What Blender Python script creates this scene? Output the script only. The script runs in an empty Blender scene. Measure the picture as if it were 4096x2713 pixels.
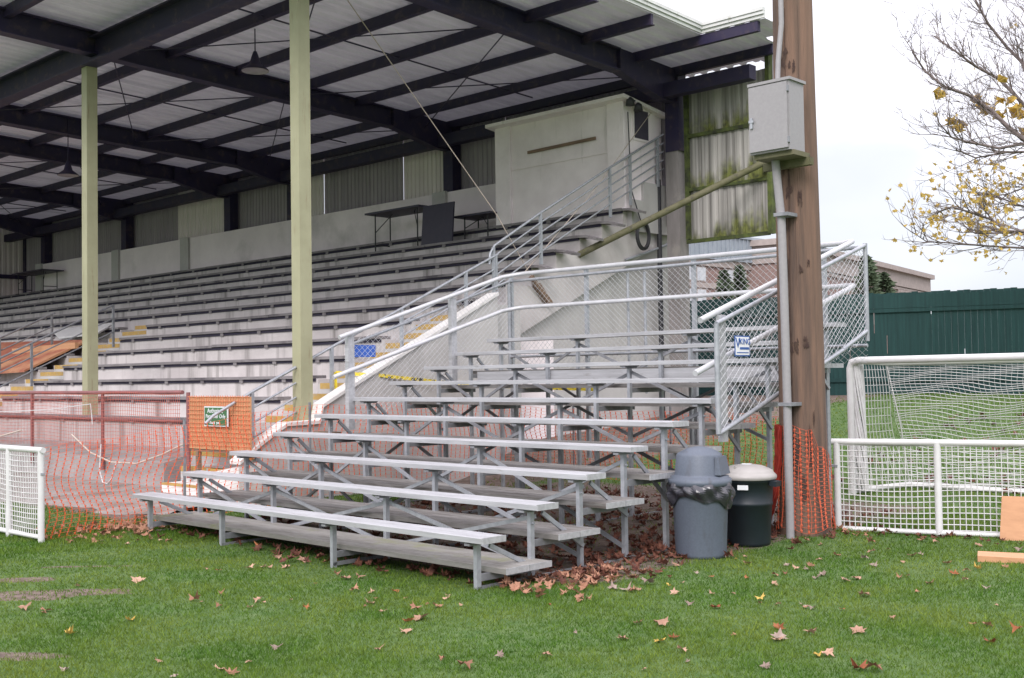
import bpy, math, random
import numpy as np
from mathutils import Vector, Matrix
random.seed(7); rng = np.random.default_rng(11)
S = bpy.context.scene; COL = S.collection
V = Vector
TH = 0.0181
# ------------------------------------------------------------------ helpers
def shader(name):
    m = bpy.data.materials.new(name); m.use_nodes = True
    nt = m.node_tree; b = nt.nodes['Principled BSDF']
    return m, nt, b
def N(nt, t, **kw):
    n = nt.nodes.new(t)
    for k, v in kw.items():
        if k.startswith('i_'): n.inputs[k[2:].replace('_', ' ')].default_value = v
        else: setattr(n, k, v)
    return n
def ramp(nt, stops):
    r = nt.nodes.new('ShaderNodeValToRGB'); e = r.color_ramp.elements
    while len(e) < len(stops): e.new(0.5)
    for el, (p, c) in zip(e, stops):
        el.position = p; el.color = (c, c, c, 1) if not hasattr(c, '__len__') else (*c, 1)
    return r
def mat(name, c1, c2=None, scale=4, rough=.6, metal=0, bump=0, bscale=60, stretch=(1, 1, 1), lo=.35, hi=.65, spec=.5,
        c3=None, scale3=1.2, stretch3=(1, 1, 1), lo3=.55, hi3=.7, coat=0):
    m, nt, b = shader(name); L = nt.links
    tc = N(nt, 'ShaderNodeTexCoord')
    b.inputs['Roughness'].default_value = rough; b.inputs['Metallic'].default_value = metal
    b.inputs['Specular IOR Level'].default_value = spec
    if c2 is None: c2 = tuple(x * .8 for x in c1)
    def layer(sc, st, lo, hi):
        mp = N(nt, 'ShaderNodeMapping'); mp.inputs['Scale'].default_value = st
        L.new(tc.outputs['Object'], mp.inputs['Vector'])
        nz = N(nt, 'ShaderNodeTexNoise'); nz.inputs['Scale'].default_value = sc; nz.inputs['Detail'].default_value = 6
        nz.inputs['Roughness'].default_value = .62
        L.new(mp.outputs[0], nz.inputs['Vector'])
        r = ramp(nt, [(lo, 0.0), (hi, 1.0)]); L.new(nz.outputs['Fac'], r.inputs[0]); return r
    r = layer(scale, stretch, lo, hi)
    mx = N(nt, 'ShaderNodeMix', data_type='RGBA'); mx.inputs[6].default_value = (*c1, 1); mx.inputs[7].default_value = (*c2, 1)
    L.new(r.outputs[0], mx.inputs[0]); out = mx
    if c3:
        r3 = layer(scale3, stretch3, lo3, hi3)
        m3 = N(nt, 'ShaderNodeMix', data_type='RGBA'); m3.inputs[7].default_value = (*c3, 1)
        L.new(r3.outputs[0], m3.inputs[0]); L.new(out.outputs[2], m3.inputs[6]); out = m3
    L.new(out.outputs[2], b.inputs['Base Color'])
    if bump:
        nb = N(nt, 'ShaderNodeTexNoise'); nb.inputs['Scale'].default_value = bscale; nb.inputs['Detail'].default_value = 4
        mp2 = N(nt, 'ShaderNodeMapping'); mp2.inputs['Scale'].default_value = stretch
        L.new(tc.outputs['Object'], mp2.inputs[0]); L.new(mp2.outputs[0], nb.inputs['Vector'])
        bm = N(nt, 'ShaderNodeBump'); bm.inputs['Strength'].default_value = bump; bm.inputs['Distance'].default_value = .02
        L.new(nb.outputs['Fac'], bm.inputs['Height']); L.new(bm.outputs[0], b.inputs['Normal'])
    return m

TF = None
class MB:
    def __init__(s): s.v = []; s.f = []; s.sm = []
    def add(s, vs, fs, smooth=False):
        o = len(s.v); s.v += [tuple(p) for p in vs]
        for f in fs: s.f.append(tuple(i + o for i in f)); s.sm.append(smooth)
        return s
    def box(s, a, b):
        x0, y0, z0 = a; x1, y1, z1 = b
        return s.add([(x0,y0,z0),(x1,y0,z0),(x1,y1,z0),(x0,y1,z0),(x0,y0,z1),(x1,y0,z1),(x1,y1,z1),(x0,y1,z1)],
              [(0,3,2,1),(4,5,6,7),(0,1,5,4),(1,2,6,5),(2,3,7,6),(3,0,4,7)])
    def hexa(s, p): return s.add(p, [(0,3,2,1),(4,5,6,7),(0,1,5,4),(1,2,6,5),(2,3,7,6),(3,0,4,7)])
    def bar(s, a, b, w, h=None, up=(0,0,1)):
        a, b = V(a), V(b); h = h or w; d = (b-a).normalized(); u = V(up)
        if abs(d.dot(u)) > .99: u = V((0,1,0))
        r = d.cross(u).normalized(); u = r.cross(d).normalized()
        q = [(-1,-1),(1,-1),(1,1),(-1,1)]
        vs = [a + r*(i*w/2) + u*(j*h/2) for i, j in q] + [b + r*(i*w/2) + u*(j*h/2) for i, j in q]
        return s.hexa(vs)
    def tube(s, pts, r, n=8, cap=True):
        pts = [V(p) for p in pts]; k = len(pts); vs = []; fs = []
        rs = r if hasattr(r, '__len__') else [r]*k
        ref = None
        for i, p in enumerate(pts):
            d = (pts[min(i+1, k-1)] - pts[max(i-1, 0)]).normalized()
            if ref is None:
                ref = d.cross(V((0,0,1)))
                if ref.length < .05: ref = d.cross(V((1,0,0)))
            ref = (ref - d*ref.dot(d)).normalized(); u = d.cross(ref)
            for j in range(n):
                t = 2*math.pi*j/n; vs.append(p + (ref*math.cos(t) + u*math.sin(t))*rs[i])
        for i in range(k-1):
            for j in range(n):
                j2 = (j+1) % n; fs.append((i*n+j, i*n+j2, (i+1)*n+j2, (i+1)*n+j))
        s.add(vs, fs, n > 5)
        if cap: s.add(vs[:n], [tuple(range(n))[::-1]]); s.add(vs[-n:], [tuple(range(n))])
        return s
    def prism(s, prof, axis, a0, a1):
        # prof: polygon (u,v); axis 'x': (a,u,v)  'y': (u,a,v)  'z': (u,v,a)
        g = {'x': lambda a,u,v: (a,u,v), 'y': lambda a,u,v: (u,a,v), 'z': lambda a,u,v: (u,v,a)}[axis]
        n = len(prof); vs = [g(a0,u,v) for u,v in prof] + [g(a1,u,v) for u,v in prof]
        fs = [(i, (i+1)%n, n+(i+1)%n, n+i) for i in range(n)] + [tuple(range(n))[::-1], tuple(range(n,2*n))]
        return s.add(vs, fs)
    def lathe(s, c, prof, n=32, smooth=True):
        vs = []; fs = []; k = len(prof)
        for r, z in prof:
            for j in range(n):
                t = 2*math.pi*j/n; vs.append((c[0]+r*math.cos(t), c[1]+r*math.sin(t), c[2]+z))
        for i in range(k-1):
            for j in range(n): fs.append((i*n+j, i*n+(j+1)%n, (i+1)*n+(j+1)%n, (i+1)*n+j))
        return s.add(vs, fs, smooth)
    def corr(s, o, u, v, ul, vl, nrm, pitch=.2, depth=.03):
        # corrugated sheet: ribs run along v
        o, u, v, nrm = V(o), V(u).normalized(), V(v).normalized(), V(nrm).normalized()
        pts = []; x = 0
        while x < ul:
            for fx, h in ((0,0),(.3,0),(.42,1),(.88,1)):
                if x+fx*pitch <= ul: pts.append((x+fx*pitch, h*depth))
            x += pitch
        pts.append((ul, 0))
        a = [o+u*p+nrm*h for p, h in pts]; b = [q+v*vl for q in a]; n = len(a)
        return s.add(a+b, [(i, i+1, n+i+1, n+i) for i in range(n-1)])
    def build(s, name, m, parent=None, local=False):
        if TF: s.v = [TF(p) for p in s.v]
        me = bpy.data.meshes.new(name)
        if parent is not None:
            off = V((0,0,0)) if local else root_loc(parent); loc = V((0,0,0))
        else:
            xs = np.array(s.v); mn, mx = xs.min(0), xs.max(0)
            off = V(((mn[0]+mx[0])/2, (mn[1]+mx[1])/2, mn[2])); loc = off
        me.from_pydata([(x-off[0], y-off[1], z-off[2]) for x, y, z in s.v], [], s.f)
        me.polygons.foreach_set('use_smooth', s.sm); me.validate(); me.update()
        o = bpy.data.objects.new(name, me); COL.objects.link(o); o.location = loc
        me.materials.append(m)
        if parent is not None: o.parent = parent
        return o
def root_loc(o):
    while o.parent: o = o.parent
    return V(o.location)
def tag(o, label=None, cat=None, group=None, kind=None):
    for k, v in (('label', label), ('category', cat), ('group', group), ('kind', kind)):
        if v: o[k] = v
    return o
def thing(name, label, cat, loc, group=None, rz=0):
    o = bpy.data.objects.new(name, None); COL.objects.link(o); o.location = TF(loc) if TF else loc; o.rotation_euler = (0,0,rz)
    o.empty_display_size = .2
    return tag(o, label, cat, group)
def copy_tree(o, parent=None):
    c = o.copy(); COL.objects.link(c)
    if parent: c.parent = parent
    for ch in list(o.children): copy_tree(ch, c)
    return c
def clip_lines(poly, ang, sp, phase=0):
    # parallel lines at angle ang, spaced sp, clipped to polygon -> segments (2D)
    c, s_ = math.cos(ang), math.sin(ang); n = (-s_, c); ds = [p[0]*n[0]+p[1]*n[1] for p in poly]; segs = []
    d = math.floor(min(ds)/sp)*sp + phase
    while d < max(ds):
        ts = []
        for i in range(len(poly)):
            p, q = poly[i], poly[(i+1) % len(poly)]; a, b = ds[i]-d, ds[(i+1) % len(poly)]-d
            if (a < 0) != (b < 0):
                t = a/(a-b); x = p[0]+(q[0]-p[0])*t; y = p[1]+(q[1]-p[1])*t; ts.append(x*c+y*s_)
        ts.sort()
        for i in range(0, len(ts)-1, 2):
            if ts[i+1]-ts[i] > .01: segs.append(((ts[i]*c+d*n[0], ts[i]*s_+d*n[1]), (ts[i+1]*c+d*n[0], ts[i+1]*s_+d*n[1])))
        d += sp
    return segs
def mesh_fabric(mb, poly, f, sp, angs, r, n=3, seg=.6):
    for a in angs:
        for p, q in clip_lines(poly, a, sp):
            k = max(1, int(math.dist(p, q)/seg))
            mb.tube([f(p[0]+(q[0]-p[0])*i/k, p[1]+(q[1]-p[1])*i/k) for i in range(k+1)], r, n, False)
def text_mesh(body, size, loc, rot, m, name, parent, align='CENTER', ext=.002):
    cu = bpy.data.curves.new('t', 'FONT'); cu.body = body; cu.size = size; cu.align_x = align; cu.align_y = 'CENTER'; cu.extrude = ext
    to = bpy.data.objects.new('t', cu); COL.objects.link(to)
    dg = bpy.context.evaluated_depsgraph_get(); me = bpy.data.meshes.new_from_object(to.evaluated_get(dg))
    bpy.data.objects.remove(to); bpy.data.curves.remove(cu)
    me.transform(Matrix.Translation(V(loc)-root_loc(parent)) @ rot); me.materials.clear(); me.materials.append(m)
    o = bpy.data.objects.new(name, me); COL.objects.link(o); o.parent = parent; return o
def sst(a, b, x):
    t = np.clip((x-a)/(b-a), 0, 1); return t*t*(3-2*t)
def gz(x, y):
    u = -.36*(x-4.3) + .93*(y-8.2)
    z = 1.1*sst(.3, 11, u) + .5*sst(5.6, 8.2, y)*sst(.8, -1.2, x)*(1-sst(0, 11, u))
    z = z + .08*np.exp(-((x-5.925)**2+(y-4.06)**2)/.4)
    z = z + .012*np.sin(x*1.3+y*.7) + .01*np.sin(y*2.1-x*.6)
    return z
def gzf(x, y): return float(gz(np.float64(x), np.float64(y)))
# ------------------------------------------------------------------ camera
CAM = V((11.6113334, -6.21407153, 1.6569)); yaw, pit, rol = -.7553, .0331, -.0151
cy, sy, cp, sp_ = math.cos(yaw), math.sin(yaw), math.cos(pit), math.sin(pit)
fw = V((sy*cp, cy*cp, sp_)); rt = V((cy, -sy, 0)); up = rt.cross(fw)
cr, sr = math.cos(rol), math.sin(rol); rt2 = rt*cr+up*sr; up2 = -rt*sr+up*cr
cam = bpy.data.cameras.new('camera'); co = bpy.data.objects.new('camera', cam); COL.objects.link(co)
co.matrix_world = Matrix(((rt2.x, up2.x, -fw.x, CAM.x), (rt2.y, up2.y, -fw.y, CAM.y), (rt2.z, up2.z, -fw.z, CAM.z), (0,0,0,1)))
cam.sensor_width = 36; cam.lens = 36*4523.1/4096; cam.clip_end = 2000; S.camera = co
def at(x, y, t):   # survey point: 2368-wide picture position at distance t along the view axis
    return CAM + (rt2*((x*1.7301-2048)/4523.1) + up2*((1356.5-y*1.7301)/4523.1) + fw)*t
# ------------------------------------------------------------------ materials
M = {}
M['alu'] = mat('brushed_aluminium', (.50,.51,.53), (.38,.385,.40), scale=3, rough=.5, metal=.35, stretch=(.6,7,7), bump=.05, bscale=40, c3=(.27,.26,.25), scale3=3.5, stretch3=(1.2,5,5), lo3=.60, hi3=.76)
M['alu_foot'] = mat('worn_aluminium', (.29,.28,.27), (.18,.17,.16), scale=5, rough=.6, metal=.25, stretch=(.6,3,3), c3=(.10,.085,.075), scale3=4, stretch3=(.35,5,5), lo3=.50, hi3=.72)
M['alu_mossy'] = mat('mossy_aluminium', (.32,.31,.295), (.22,.21,.19), scale=5, rough=.65, metal=.2, stretch=(.6,3,3), c3=(.25,.27,.12), scale3=2.5, lo3=.55, hi3=.75)
M['galv'] = mat('galvanised_steel', (.44,.46,.49), (.33,.35,.38), scale=14, rough=.5, metal=.5)
M['galv_dark'] = mat('weathered_steel', (.30,.31,.33), (.20,.205,.22), scale=9, rough=.6, metal=.4)
M['pipe_white'] = mat('pale_pipe', (.58,.59,.61), (.50,.51,.53), scale=6, rough=.45, metal=.2)
M['white'] = mat('white_paint', (.66,.66,.66), (.58,.58,.575), scale=5, rough=.5, c3=(.45,.44,.40), scale3=9, lo3=.66, hi3=.8)
M['net_white'] = mat('white_cord', (.62,.62,.62), (.52,.52,.515), scale=8, rough=.8)
M['orange'] = mat('orange_plastic', (.80,.14,.05), (.68,.11,.04), scale=7, rough=.55)
M['orange_dull'] = mat('dull_orange_mesh', (.62,.125,.055), (.48,.09,.04), scale=6, rough=.65)
M['orange_pale'] = mat('worn_orange_mesh', (.62,.22,.10), (.54,.18,.085), scale=5, rough=.7)
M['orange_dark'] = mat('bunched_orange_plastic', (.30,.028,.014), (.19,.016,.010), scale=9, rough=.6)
M['orange_faded'] = mat('faded_orange_plastic', (.60,.17,.12), (.48,.14,.11), scale=6, rough=.7)
M['steel_dark'] = mat('dark_painted_steel', (.016,.012,.052), (.028,.020,.050), scale=2.5, rough=.6, c3=(.075,.05,.065), scale3=5, lo3=.55, hi3=.75)
M['deck'] = mat('ceiling_sheet', (.74,.70,.78), (.64,.60,.68), scale=1.1, rough=.55, stretch=(3,.4,1), c3=(.46,.43,.49), scale3=1.3, stretch3=(2,.5,1), lo3=.42, hi3=.72)
nt_ = M['deck'].node_tree; b_ = nt_.nodes['Principled BSDF']; tr_ = N(nt_, 'ShaderNodeBsdfTranslucent'); tr_.inputs[0].default_value = (.80,.78,.92,1)  # faint translucency added to the roof sheets to brighten their dark underside
mx_ = N(nt_, 'ShaderNodeMixShader'); mx_.inputs[0].default_value = .030; nt_.links.new(b_.outputs[0], mx_.inputs[1]); nt_.links.new(tr_.outputs[0], mx_.inputs[2]); nt_.links.new(mx_.outputs[0], nt_.nodes['Material Output'].inputs[0])
M['fascia'] = mat('fascia_metal', (.70,.71,.70), (.60,.61,.60), scale=3, rough=.5, c3=(.33,.33,.27), scale3=6, lo3=.62, hi3=.75)
M['post'] = mat('pale_green_paint', (.36,.355,.225), (.31,.305,.19), scale=2.2, rough=.55, c3=(.21,.14,.075), scale3=6, stretch3=(4,4,.35), lo3=.60, hi3=.78)
M['conc'] = mat('tier_concrete', (.57,.54,.53), (.46,.43,.425), scale=1.3, rough=.85, bump=.2, bscale=30,
                c3=(.22,.205,.195), scale3=1.5, stretch3=(2.1,.3,.13), lo3=.53, hi3=.70)
M['conc_wall'] = mat('wall_concrete', (.50,.49,.475), (.42,.41,.40), scale=.9, rough=.85, bump=.15, bscale=25, c3=(.33,.32,.31), scale3=.8, stretch3=(1,1,.5), lo3=.55, hi3=.75)
M['walk'] = mat('dirty_walkway', (.36,.335,.325), (.28,.255,.25), scale=2, rough=.85, bump=.2, c3=(.20,.175,.165), scale3=1.5, lo3=.54, hi3=.72)
M['pier'] = mat('weathered_pier', (.27,.25,.245), (.19,.175,.17), scale=2.2, rough=.85, stretch=(2,2,.5), c3=(.30,.28,.26), scale3=3, lo3=.58, hi3=.7)
M['conc_white'] = mat('whitewashed_concrete', (.72,.71,.69), (.60,.59,.57), scale=2.3, rough=.8, bump=.2, c3=(.40,.38,.35), scale3=6, lo3=.6, hi3=.75)
M['parapet'] = mat('parapet_render', (.84,.765,.79), (.72,.65,.68), scale=.8, rough=.8, c3=(.42,.40,.39), scale3=.5, lo3=.55, hi3=.8)
M['board'] = mat('weathered_seat_board', (.25,.235,.24), (.18,.165,.17), scale=5, rough=.8, stretch=(.5,4,4), c3=(.085,.075,.085), scale3=.8, lo3=.54, hi3=.66)
M['gap_shade'] = mat('painted_gap_shade', (.018,.015,.035), (.03,.026,.045), scale=5, rough=.85)  # near-black navy that paints the shade beneath the seat boards
M['yellow'] = mat('yellow_nosing_paint', (.50,.33,.09), (.40,.26,.09), scale=8, rough=.7, c3=(.38,.32,.24), scale3=9, lo3=.56, hi3=.7)
M['clad'] = mat('grey_cladding', (.36,.32,.36), (.27,.24,.28), scale=1, rough=.6, stretch=(4,4,.3))
M['clad_light'] = mat('translucent_cladding', (.78,.71,.71), (.66,.59,.60), scale=1, rough=.5, stretch=(4,4,.3))
M['cab'] = mat('cabinet_enamel', (.30,.292,.30), (.27,.262,.27), scale=30, rough=.5, c3=(.25,.22,.17), scale3=3, lo3=.68, hi3=.85)
M['box_white'] = mat('press_box_paint', (.88,.81,.82), (.77,.70,.71), scale=1.6, rough=.6, c3=(.60,.56,.54), scale3=2.5, stretch3=(3,3,.3), lo3=.60, hi3=.8)
M['wood'] = mat('fresh_lumber', (.56,.30,.16), (.48,.25,.13), scale=2.5, rough=.65, stretch=(.6,8,8))
M['wood_old'] = mat('old_lumber', (.24,.16,.105), (.16,.11,.08), scale=4, rough=.8, stretch=(.6,6,6))
M['ply_red'] = mat('red_brown_plywood', (.30,.075,.05), (.38,.16,.09), scale=2.2, rough=.75, c3=(.45,.22,.12), scale3=1.0, lo3=.5, hi3=.6)
M['ply'] = mat('orange_tinted_plywood', (.60,.33,.17), (.54,.28,.14), scale=1.7, rough=.75)
M['black'] = mat('black_laminate', (.025,.023,.045), (.035,.03,.05), scale=6, rough=.5)
M['black_rubber'] = mat('black_rubber', (.025,.025,.03), (.04,.04,.045), scale=10, rough=.6)
M['glass'] = mat('dark_glass', (.06,.055,.08), (.09,.08,.10), scale=2, rough=.15)
M['maroon'] = mat('maroon_pipe_paint', (.27,.10,.10), (.20,.085,.085), scale=6, rough=.6)
M['rope'] = mat('pale_rope', (.55,.47,.40), (.45,.38,.33), scale=20, rough=.9)
M['tape_yellow'] = mat('yellow_tape', (.75,.60,.04), (.68,.52,.04), scale=7, rough=.5, c3=(.05,.05,.04), scale3=14, stretch3=(1,1,1), lo3=.55, hi3=.58)
M['green_fence'] = mat('dark_green_stain', (.003,.034,.033), (.009,.056,.053), scale=3, rough=.75, stretch=(6,6,.25), bump=.2, bscale=20)
M['pole'] = mat('pole_wood', (.20,.122,.085), (.125,.082,.06), scale=3.2, rough=.85, stretch=(5,5,.28), bump=.5, bscale=16,
                c3=(.06,.044,.038), scale3=1.8, stretch3=(3,3,.2), lo3=.50, hi3=.72)
M['knot'] = mat('dark_knot_wood', (.045,.025,.022), (.08,.05,.035), scale=20, rough=.9)
M['bin_grey'] = mat('grey_bin_plastic', (.108,.13,.168), (.092,.11,.142), scale=60, rough=.5, bump=.03, bscale=200, c3=(.075,.08,.095), scale3=4, stretch3=(2,2,.5), lo3=.58, hi3=.75)
M['bin_dark'] = mat('dark_bin_plastic', (.012,.020,.028), (.008,.014,.018), scale=3, rough=.5, c3=(.06,.05,.045), scale3=9, lo3=.68, hi3=.8)
M['lid_beige'] = mat('beige_lid_plastic', (.385,.37,.355), (.35,.335,.32), scale=8, rough=.45)
M['liner'] = mat('black_liner_film', (.025,.025,.035), (.04,.04,.05), scale=7, rough=.28, spec=.8)
M['blue'] = mat('blue_plastic', (.03,.12,.50), (.03,.10,.42), scale=6, rough=.5)
M['sign_green'] = mat('green_sign_face', (.045,.13,.05), (.05,.145,.055), scale=5, rough=.5)
M['sign_white'] = mat('white_sign_face', (.78,.80,.82), (.72,.74,.77), scale=5, rough=.45)
M['sign_blue'] = mat('blue_sign_ink', (.04,.11,.33), (.05,.12,.36), scale=5, rough=.5)
M['bark'] = mat('maple_bark', (.20,.165,.155), (.13,.105,.10), scale=12, rough=.9)
M['brick'] = None

def mossy(name, base, moss, zline=.35):
    # metal siding with moss along girts (girt heights as object z)
    m, nt, b = shader(name); L = nt.links; tc = N(nt, 'ShaderNodeTexCoord')
    nz = N(nt, 'ShaderNodeTexNoise'); nz.inputs['Scale'].default_value = 2.2; nz.inputs['Detail'].default_value = 7
    mp = N(nt, 'ShaderNodeMapping'); mp.inputs['Scale'].default_value = (2.5,2.5,.5); L.new(tc.outputs['Object'], mp.inputs[0]); L.new(mp.outputs[0], nz.inputs['Vector'])
    sx = N(nt, 'ShaderNodeSeparateXYZ'); L.new(tc.outputs['Object'], sx.inputs[0])
    # distance above the nearest girt, repeating every 1.07 m
    md = N(nt, 'ShaderNodeMath', operation='MODULO'); ad = N(nt, 'ShaderNodeMath', operation='ADD'); ad.inputs[1].default_value = 1.01
    L.new(sx.outputs[2], ad.inputs[0]); L.new(ad.outputs[0], md.inputs[0]); md.inputs[1].default_value = 1.04
    sub = N(nt, 'ShaderNodeMath', operation='MULTIPLY_ADD'); sub.inputs[1].default_value = -.75; sub.inputs[2].default_value = .20
    L.new(md.outputs[0], sub.inputs[0])
    mx_ = N(nt, 'ShaderNodeMath', operation='MULTIPLY_ADD'); mx_.inputs[1].default_value = .14; xo = N(nt, 'ShaderNodeMath', operation='SUBTRACT'); xo.inputs[1].default_value = 12.1; L.new(sx.outputs[0], xo.inputs[0]); L.new(xo.outputs[0], mx_.inputs[0]); L.new(sub.outputs[0], mx_.inputs[2])
    a2 = N(nt, 'ShaderNodeMath', operation='ADD'); L.new(nz.outputs['Fac'], a2.inputs[0]); L.new(mx_.outputs[0], a2.inputs[1])
    r = ramp(nt, [(.39, 0.0), (.66, .95)]); L.new(a2.outputs[0], r.inputs[0])
    n2 = N(nt, 'ShaderNodeTexNoise'); n2.inputs['Scale'].default_value = 1.5; mp2 = N(nt, 'ShaderNodeMapping'); mp2.inputs['Scale'].default_value = (7,7,.12)
    L.new(tc.outputs['Object'], mp2.inputs[0]); L.new(mp2.outputs[0], n2.inputs['Vector'])
    r2 = ramp(nt, [(.38, tuple(x*.42 for x in base)), (.62, base)]); L.new(n2.outputs['Fac'], r2.inputs[0])
    n3 = N(nt, 'ShaderNodeTexNoise'); n3.inputs['Scale'].default_value = 9; L.new(tc.outputs['Object'], n3.inputs['Vector'])
    r3 = ramp(nt, [(.4, tuple(x*.35 for x in moss)), (.6, moss)]); L.new(n3.outputs['Fac'], r3.inputs[0])
    mx = N(nt, 'ShaderNodeMix', data_type='RGBA'); L.new(r.outputs[0], mx.inputs[0]); L.new(r2.outputs[0], mx.inputs[6]); L.new(r3.outputs[0], mx.inputs[7])
    L.new(mx.outputs[2], b.inputs['Base Color']); b.inputs['Roughness'].default_value = .7
    return m
M['mossy'] = mossy('mossy_siding', (.42,.405,.38), (.15,.17,.03))
M['moss_girt'] = mat('mossy_girt', (.10,.13,.03), (.03,.035,.02), scale=6, rough=.9)
M['strut'] = mat('mossy_pole_paint', (.10,.10,.045), (.15,.14,.085), scale=5, rough=.8, c3=(.07,.065,.05), scale3=8)

def brick_mat():
    m, nt, b = shader('school_brick'); L = nt.links; tc = N(nt, 'ShaderNodeTexCoord')
    br = N(nt, 'ShaderNodeTexBrick'); br.inputs['Color1'].default_value = (.20,.13,.115,1); br.inputs['Color2'].default_value = (.25,.165,.145,1)
    br.inputs['Mortar'].default_value = (.30,.24,.22,1); br.inputs['Scale'].default_value = 4
    mp = N(nt, 'ShaderNodeMapping'); mp.inputs['Rotation'].default_value = (math.pi/2, 0, 0)
    L.new(tc.outputs['Object'], mp.inputs[0]); L.new(mp.outputs[0], br.inputs['Vector']); L.new(br.outputs[0], b.inputs['Base Color'])
    b.inputs['Roughness'].default_value = .85; return m
M['brick'] = brick_mat()
M['stone'] = mat('pale_stone', (.38,.33,.305), (.31,.27,.25), scale=3, rough=.8)
M['metal_roof'] = mat('blue_grey_metal', (.30,.34,.38), (.25,.29,.33), scale=2, rough=.5)
M['pane'] = mat('pale_blind_pane', (.55,.58,.60), (.45,.48,.52), scale=2, rough=.3)
M['conifer'] = mat('conifer_needles', (.045,.075,.038), (.075,.105,.055), scale=7, rough=.8)

def leaf_mat(name, a, b_, tl=.25):
    m, nt, b = shader(name); L = nt.links; tc = N(nt, 'ShaderNodeTexCoord')
    nz = N(nt, 'ShaderNodeTexNoise'); nz.inputs['Scale'].default_value = 14; L.new(tc.outputs['Object'], nz.inputs['Vector'])
    oi = N(nt, 'ShaderNodeObjectInfo')
    ad = N(nt, 'ShaderNodeMath', operation='MULTIPLY_ADD'); ad.inputs[1].default_value = .5; ad.inputs[2].default_value = -.25
    L.new(oi.outputs['Random'], ad.inputs[0]); a2 = N(nt, 'ShaderNodeMath', operation='ADD'); L.new(nz.outputs['Fac'], a2.inputs[0]); L.new(ad.outputs[0], a2.inputs[1])
    r = ramp(nt, [(.3, a), (.7, b_)]); L.new(a2.outputs[0], r.inputs[0]); L.new(r.outputs[0], b.inputs['Base Color'])
    b.inputs['Roughness'].default_value = .75; b.inputs['Specular IOR Level'].default_value = .25
    tr = N(nt, 'ShaderNodeBsdfTranslucent'); L.new(r.outputs[0], tr.inputs[0]); mx = N(nt, 'ShaderNodeMixShader'); mx.inputs[0].default_value = tl
    L.new(b.outputs[0], mx.inputs[1]); L.new(tr.outputs[0], mx.inputs[2]); L.new(mx.outputs[0], nt.nodes['Material Output'].inputs[0]); return m
LM = {'tan': leaf_mat('leaf_tan', (.34,.20,.14), (.50,.32,.23), .1), 'brown': leaf_mat('leaf_brown', (.22,.11,.07), (.38,.20,.13), .1),
      'yellow': leaf_mat('leaf_yellow', (.46,.30,.07), (.52,.37,.10), .1), 'rust': leaf_mat('leaf_rust', (.22,.07,.035), (.36,.14,.06), .1),
      'grey': leaf_mat('leaf_grey', (.24,.18,.15), (.36,.28,.24), .1)}
LM['litter'] = leaf_mat('leaf_litter', (.085,.032,.024), (.22,.095,.06), .1)
LM['tree'] = leaf_mat('leaf_golden', (.50,.34,.07), (.66,.50,.15), .35)

def grass_mat():
    m, nt, b = shader('grass_blades'); L = nt.links; tc = N(nt, 'ShaderNodeTexCoord')
    def nz(s):
        n = N(nt, 'ShaderNodeTexNoise'); n.inputs['Scale'].default_value = s; n.inputs['Detail'].default_value = 3; L.new(tc.outputs['Object'], n.inputs['Vector']); return n
    at_ = N(nt, 'ShaderNodeAttribute', attribute_name='tint')
    r1 = ramp(nt, [(.3, (.048,.118,.014)), (.7, (.140,.240,.034))]); L.new(nz(26).outputs['Fac'], r1.inputs[0])
    r2 = ramp(nt, [(.36, (.060,.156,.020)), (.66, (.245,.300,.062))]); L.new(nz(1.1).outputs['Fac'], r2.inputs[0])
    mx = N(nt, 'ShaderNodeMix', data_type='RGBA'); mx.inputs[0].default_value = .5; L.new(r1.outputs[0], mx.inputs[6]); L.new(r2.outputs[0], mx.inputs[7])
    rt_ = ramp(nt, [(0, (.55,.55,.5)), (.55, (1.05,1.05,1.0)), (1, (2.0,1.75,1.9))]); L.new(at_.outputs['Fac'], rt_.inputs[0])
    m2 = N(nt, 'ShaderNodeMix', data_type='RGBA', blend_type='MULTIPLY'); m2.inputs[0].default_value = 1; L.new(mx.outputs[2], m2.inputs[6]); L.new(rt_.outputs[0], m2.inputs[7]); mx = m2
    L.new(mx.outputs[2], b.inputs['Base Color']); b.inputs['Roughness'].default_value = .75; b.inputs['Specular IOR Level'].default_value = .08
    tr = N(nt, 'ShaderNodeBsdfTranslucent'); L.new(mx.outputs[2], tr.inputs[0]); ms = N(nt, 'ShaderNodeMixShader'); ms.inputs[0].default_value = .4
    L.new(b.outputs[0], ms.inputs[1]); L.new(tr.outputs[0], ms.inputs[2]); L.new(ms.outputs[0], nt.nodes['Material Output'].inputs[0]); return m
M['grass'] = grass_mat()
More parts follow.
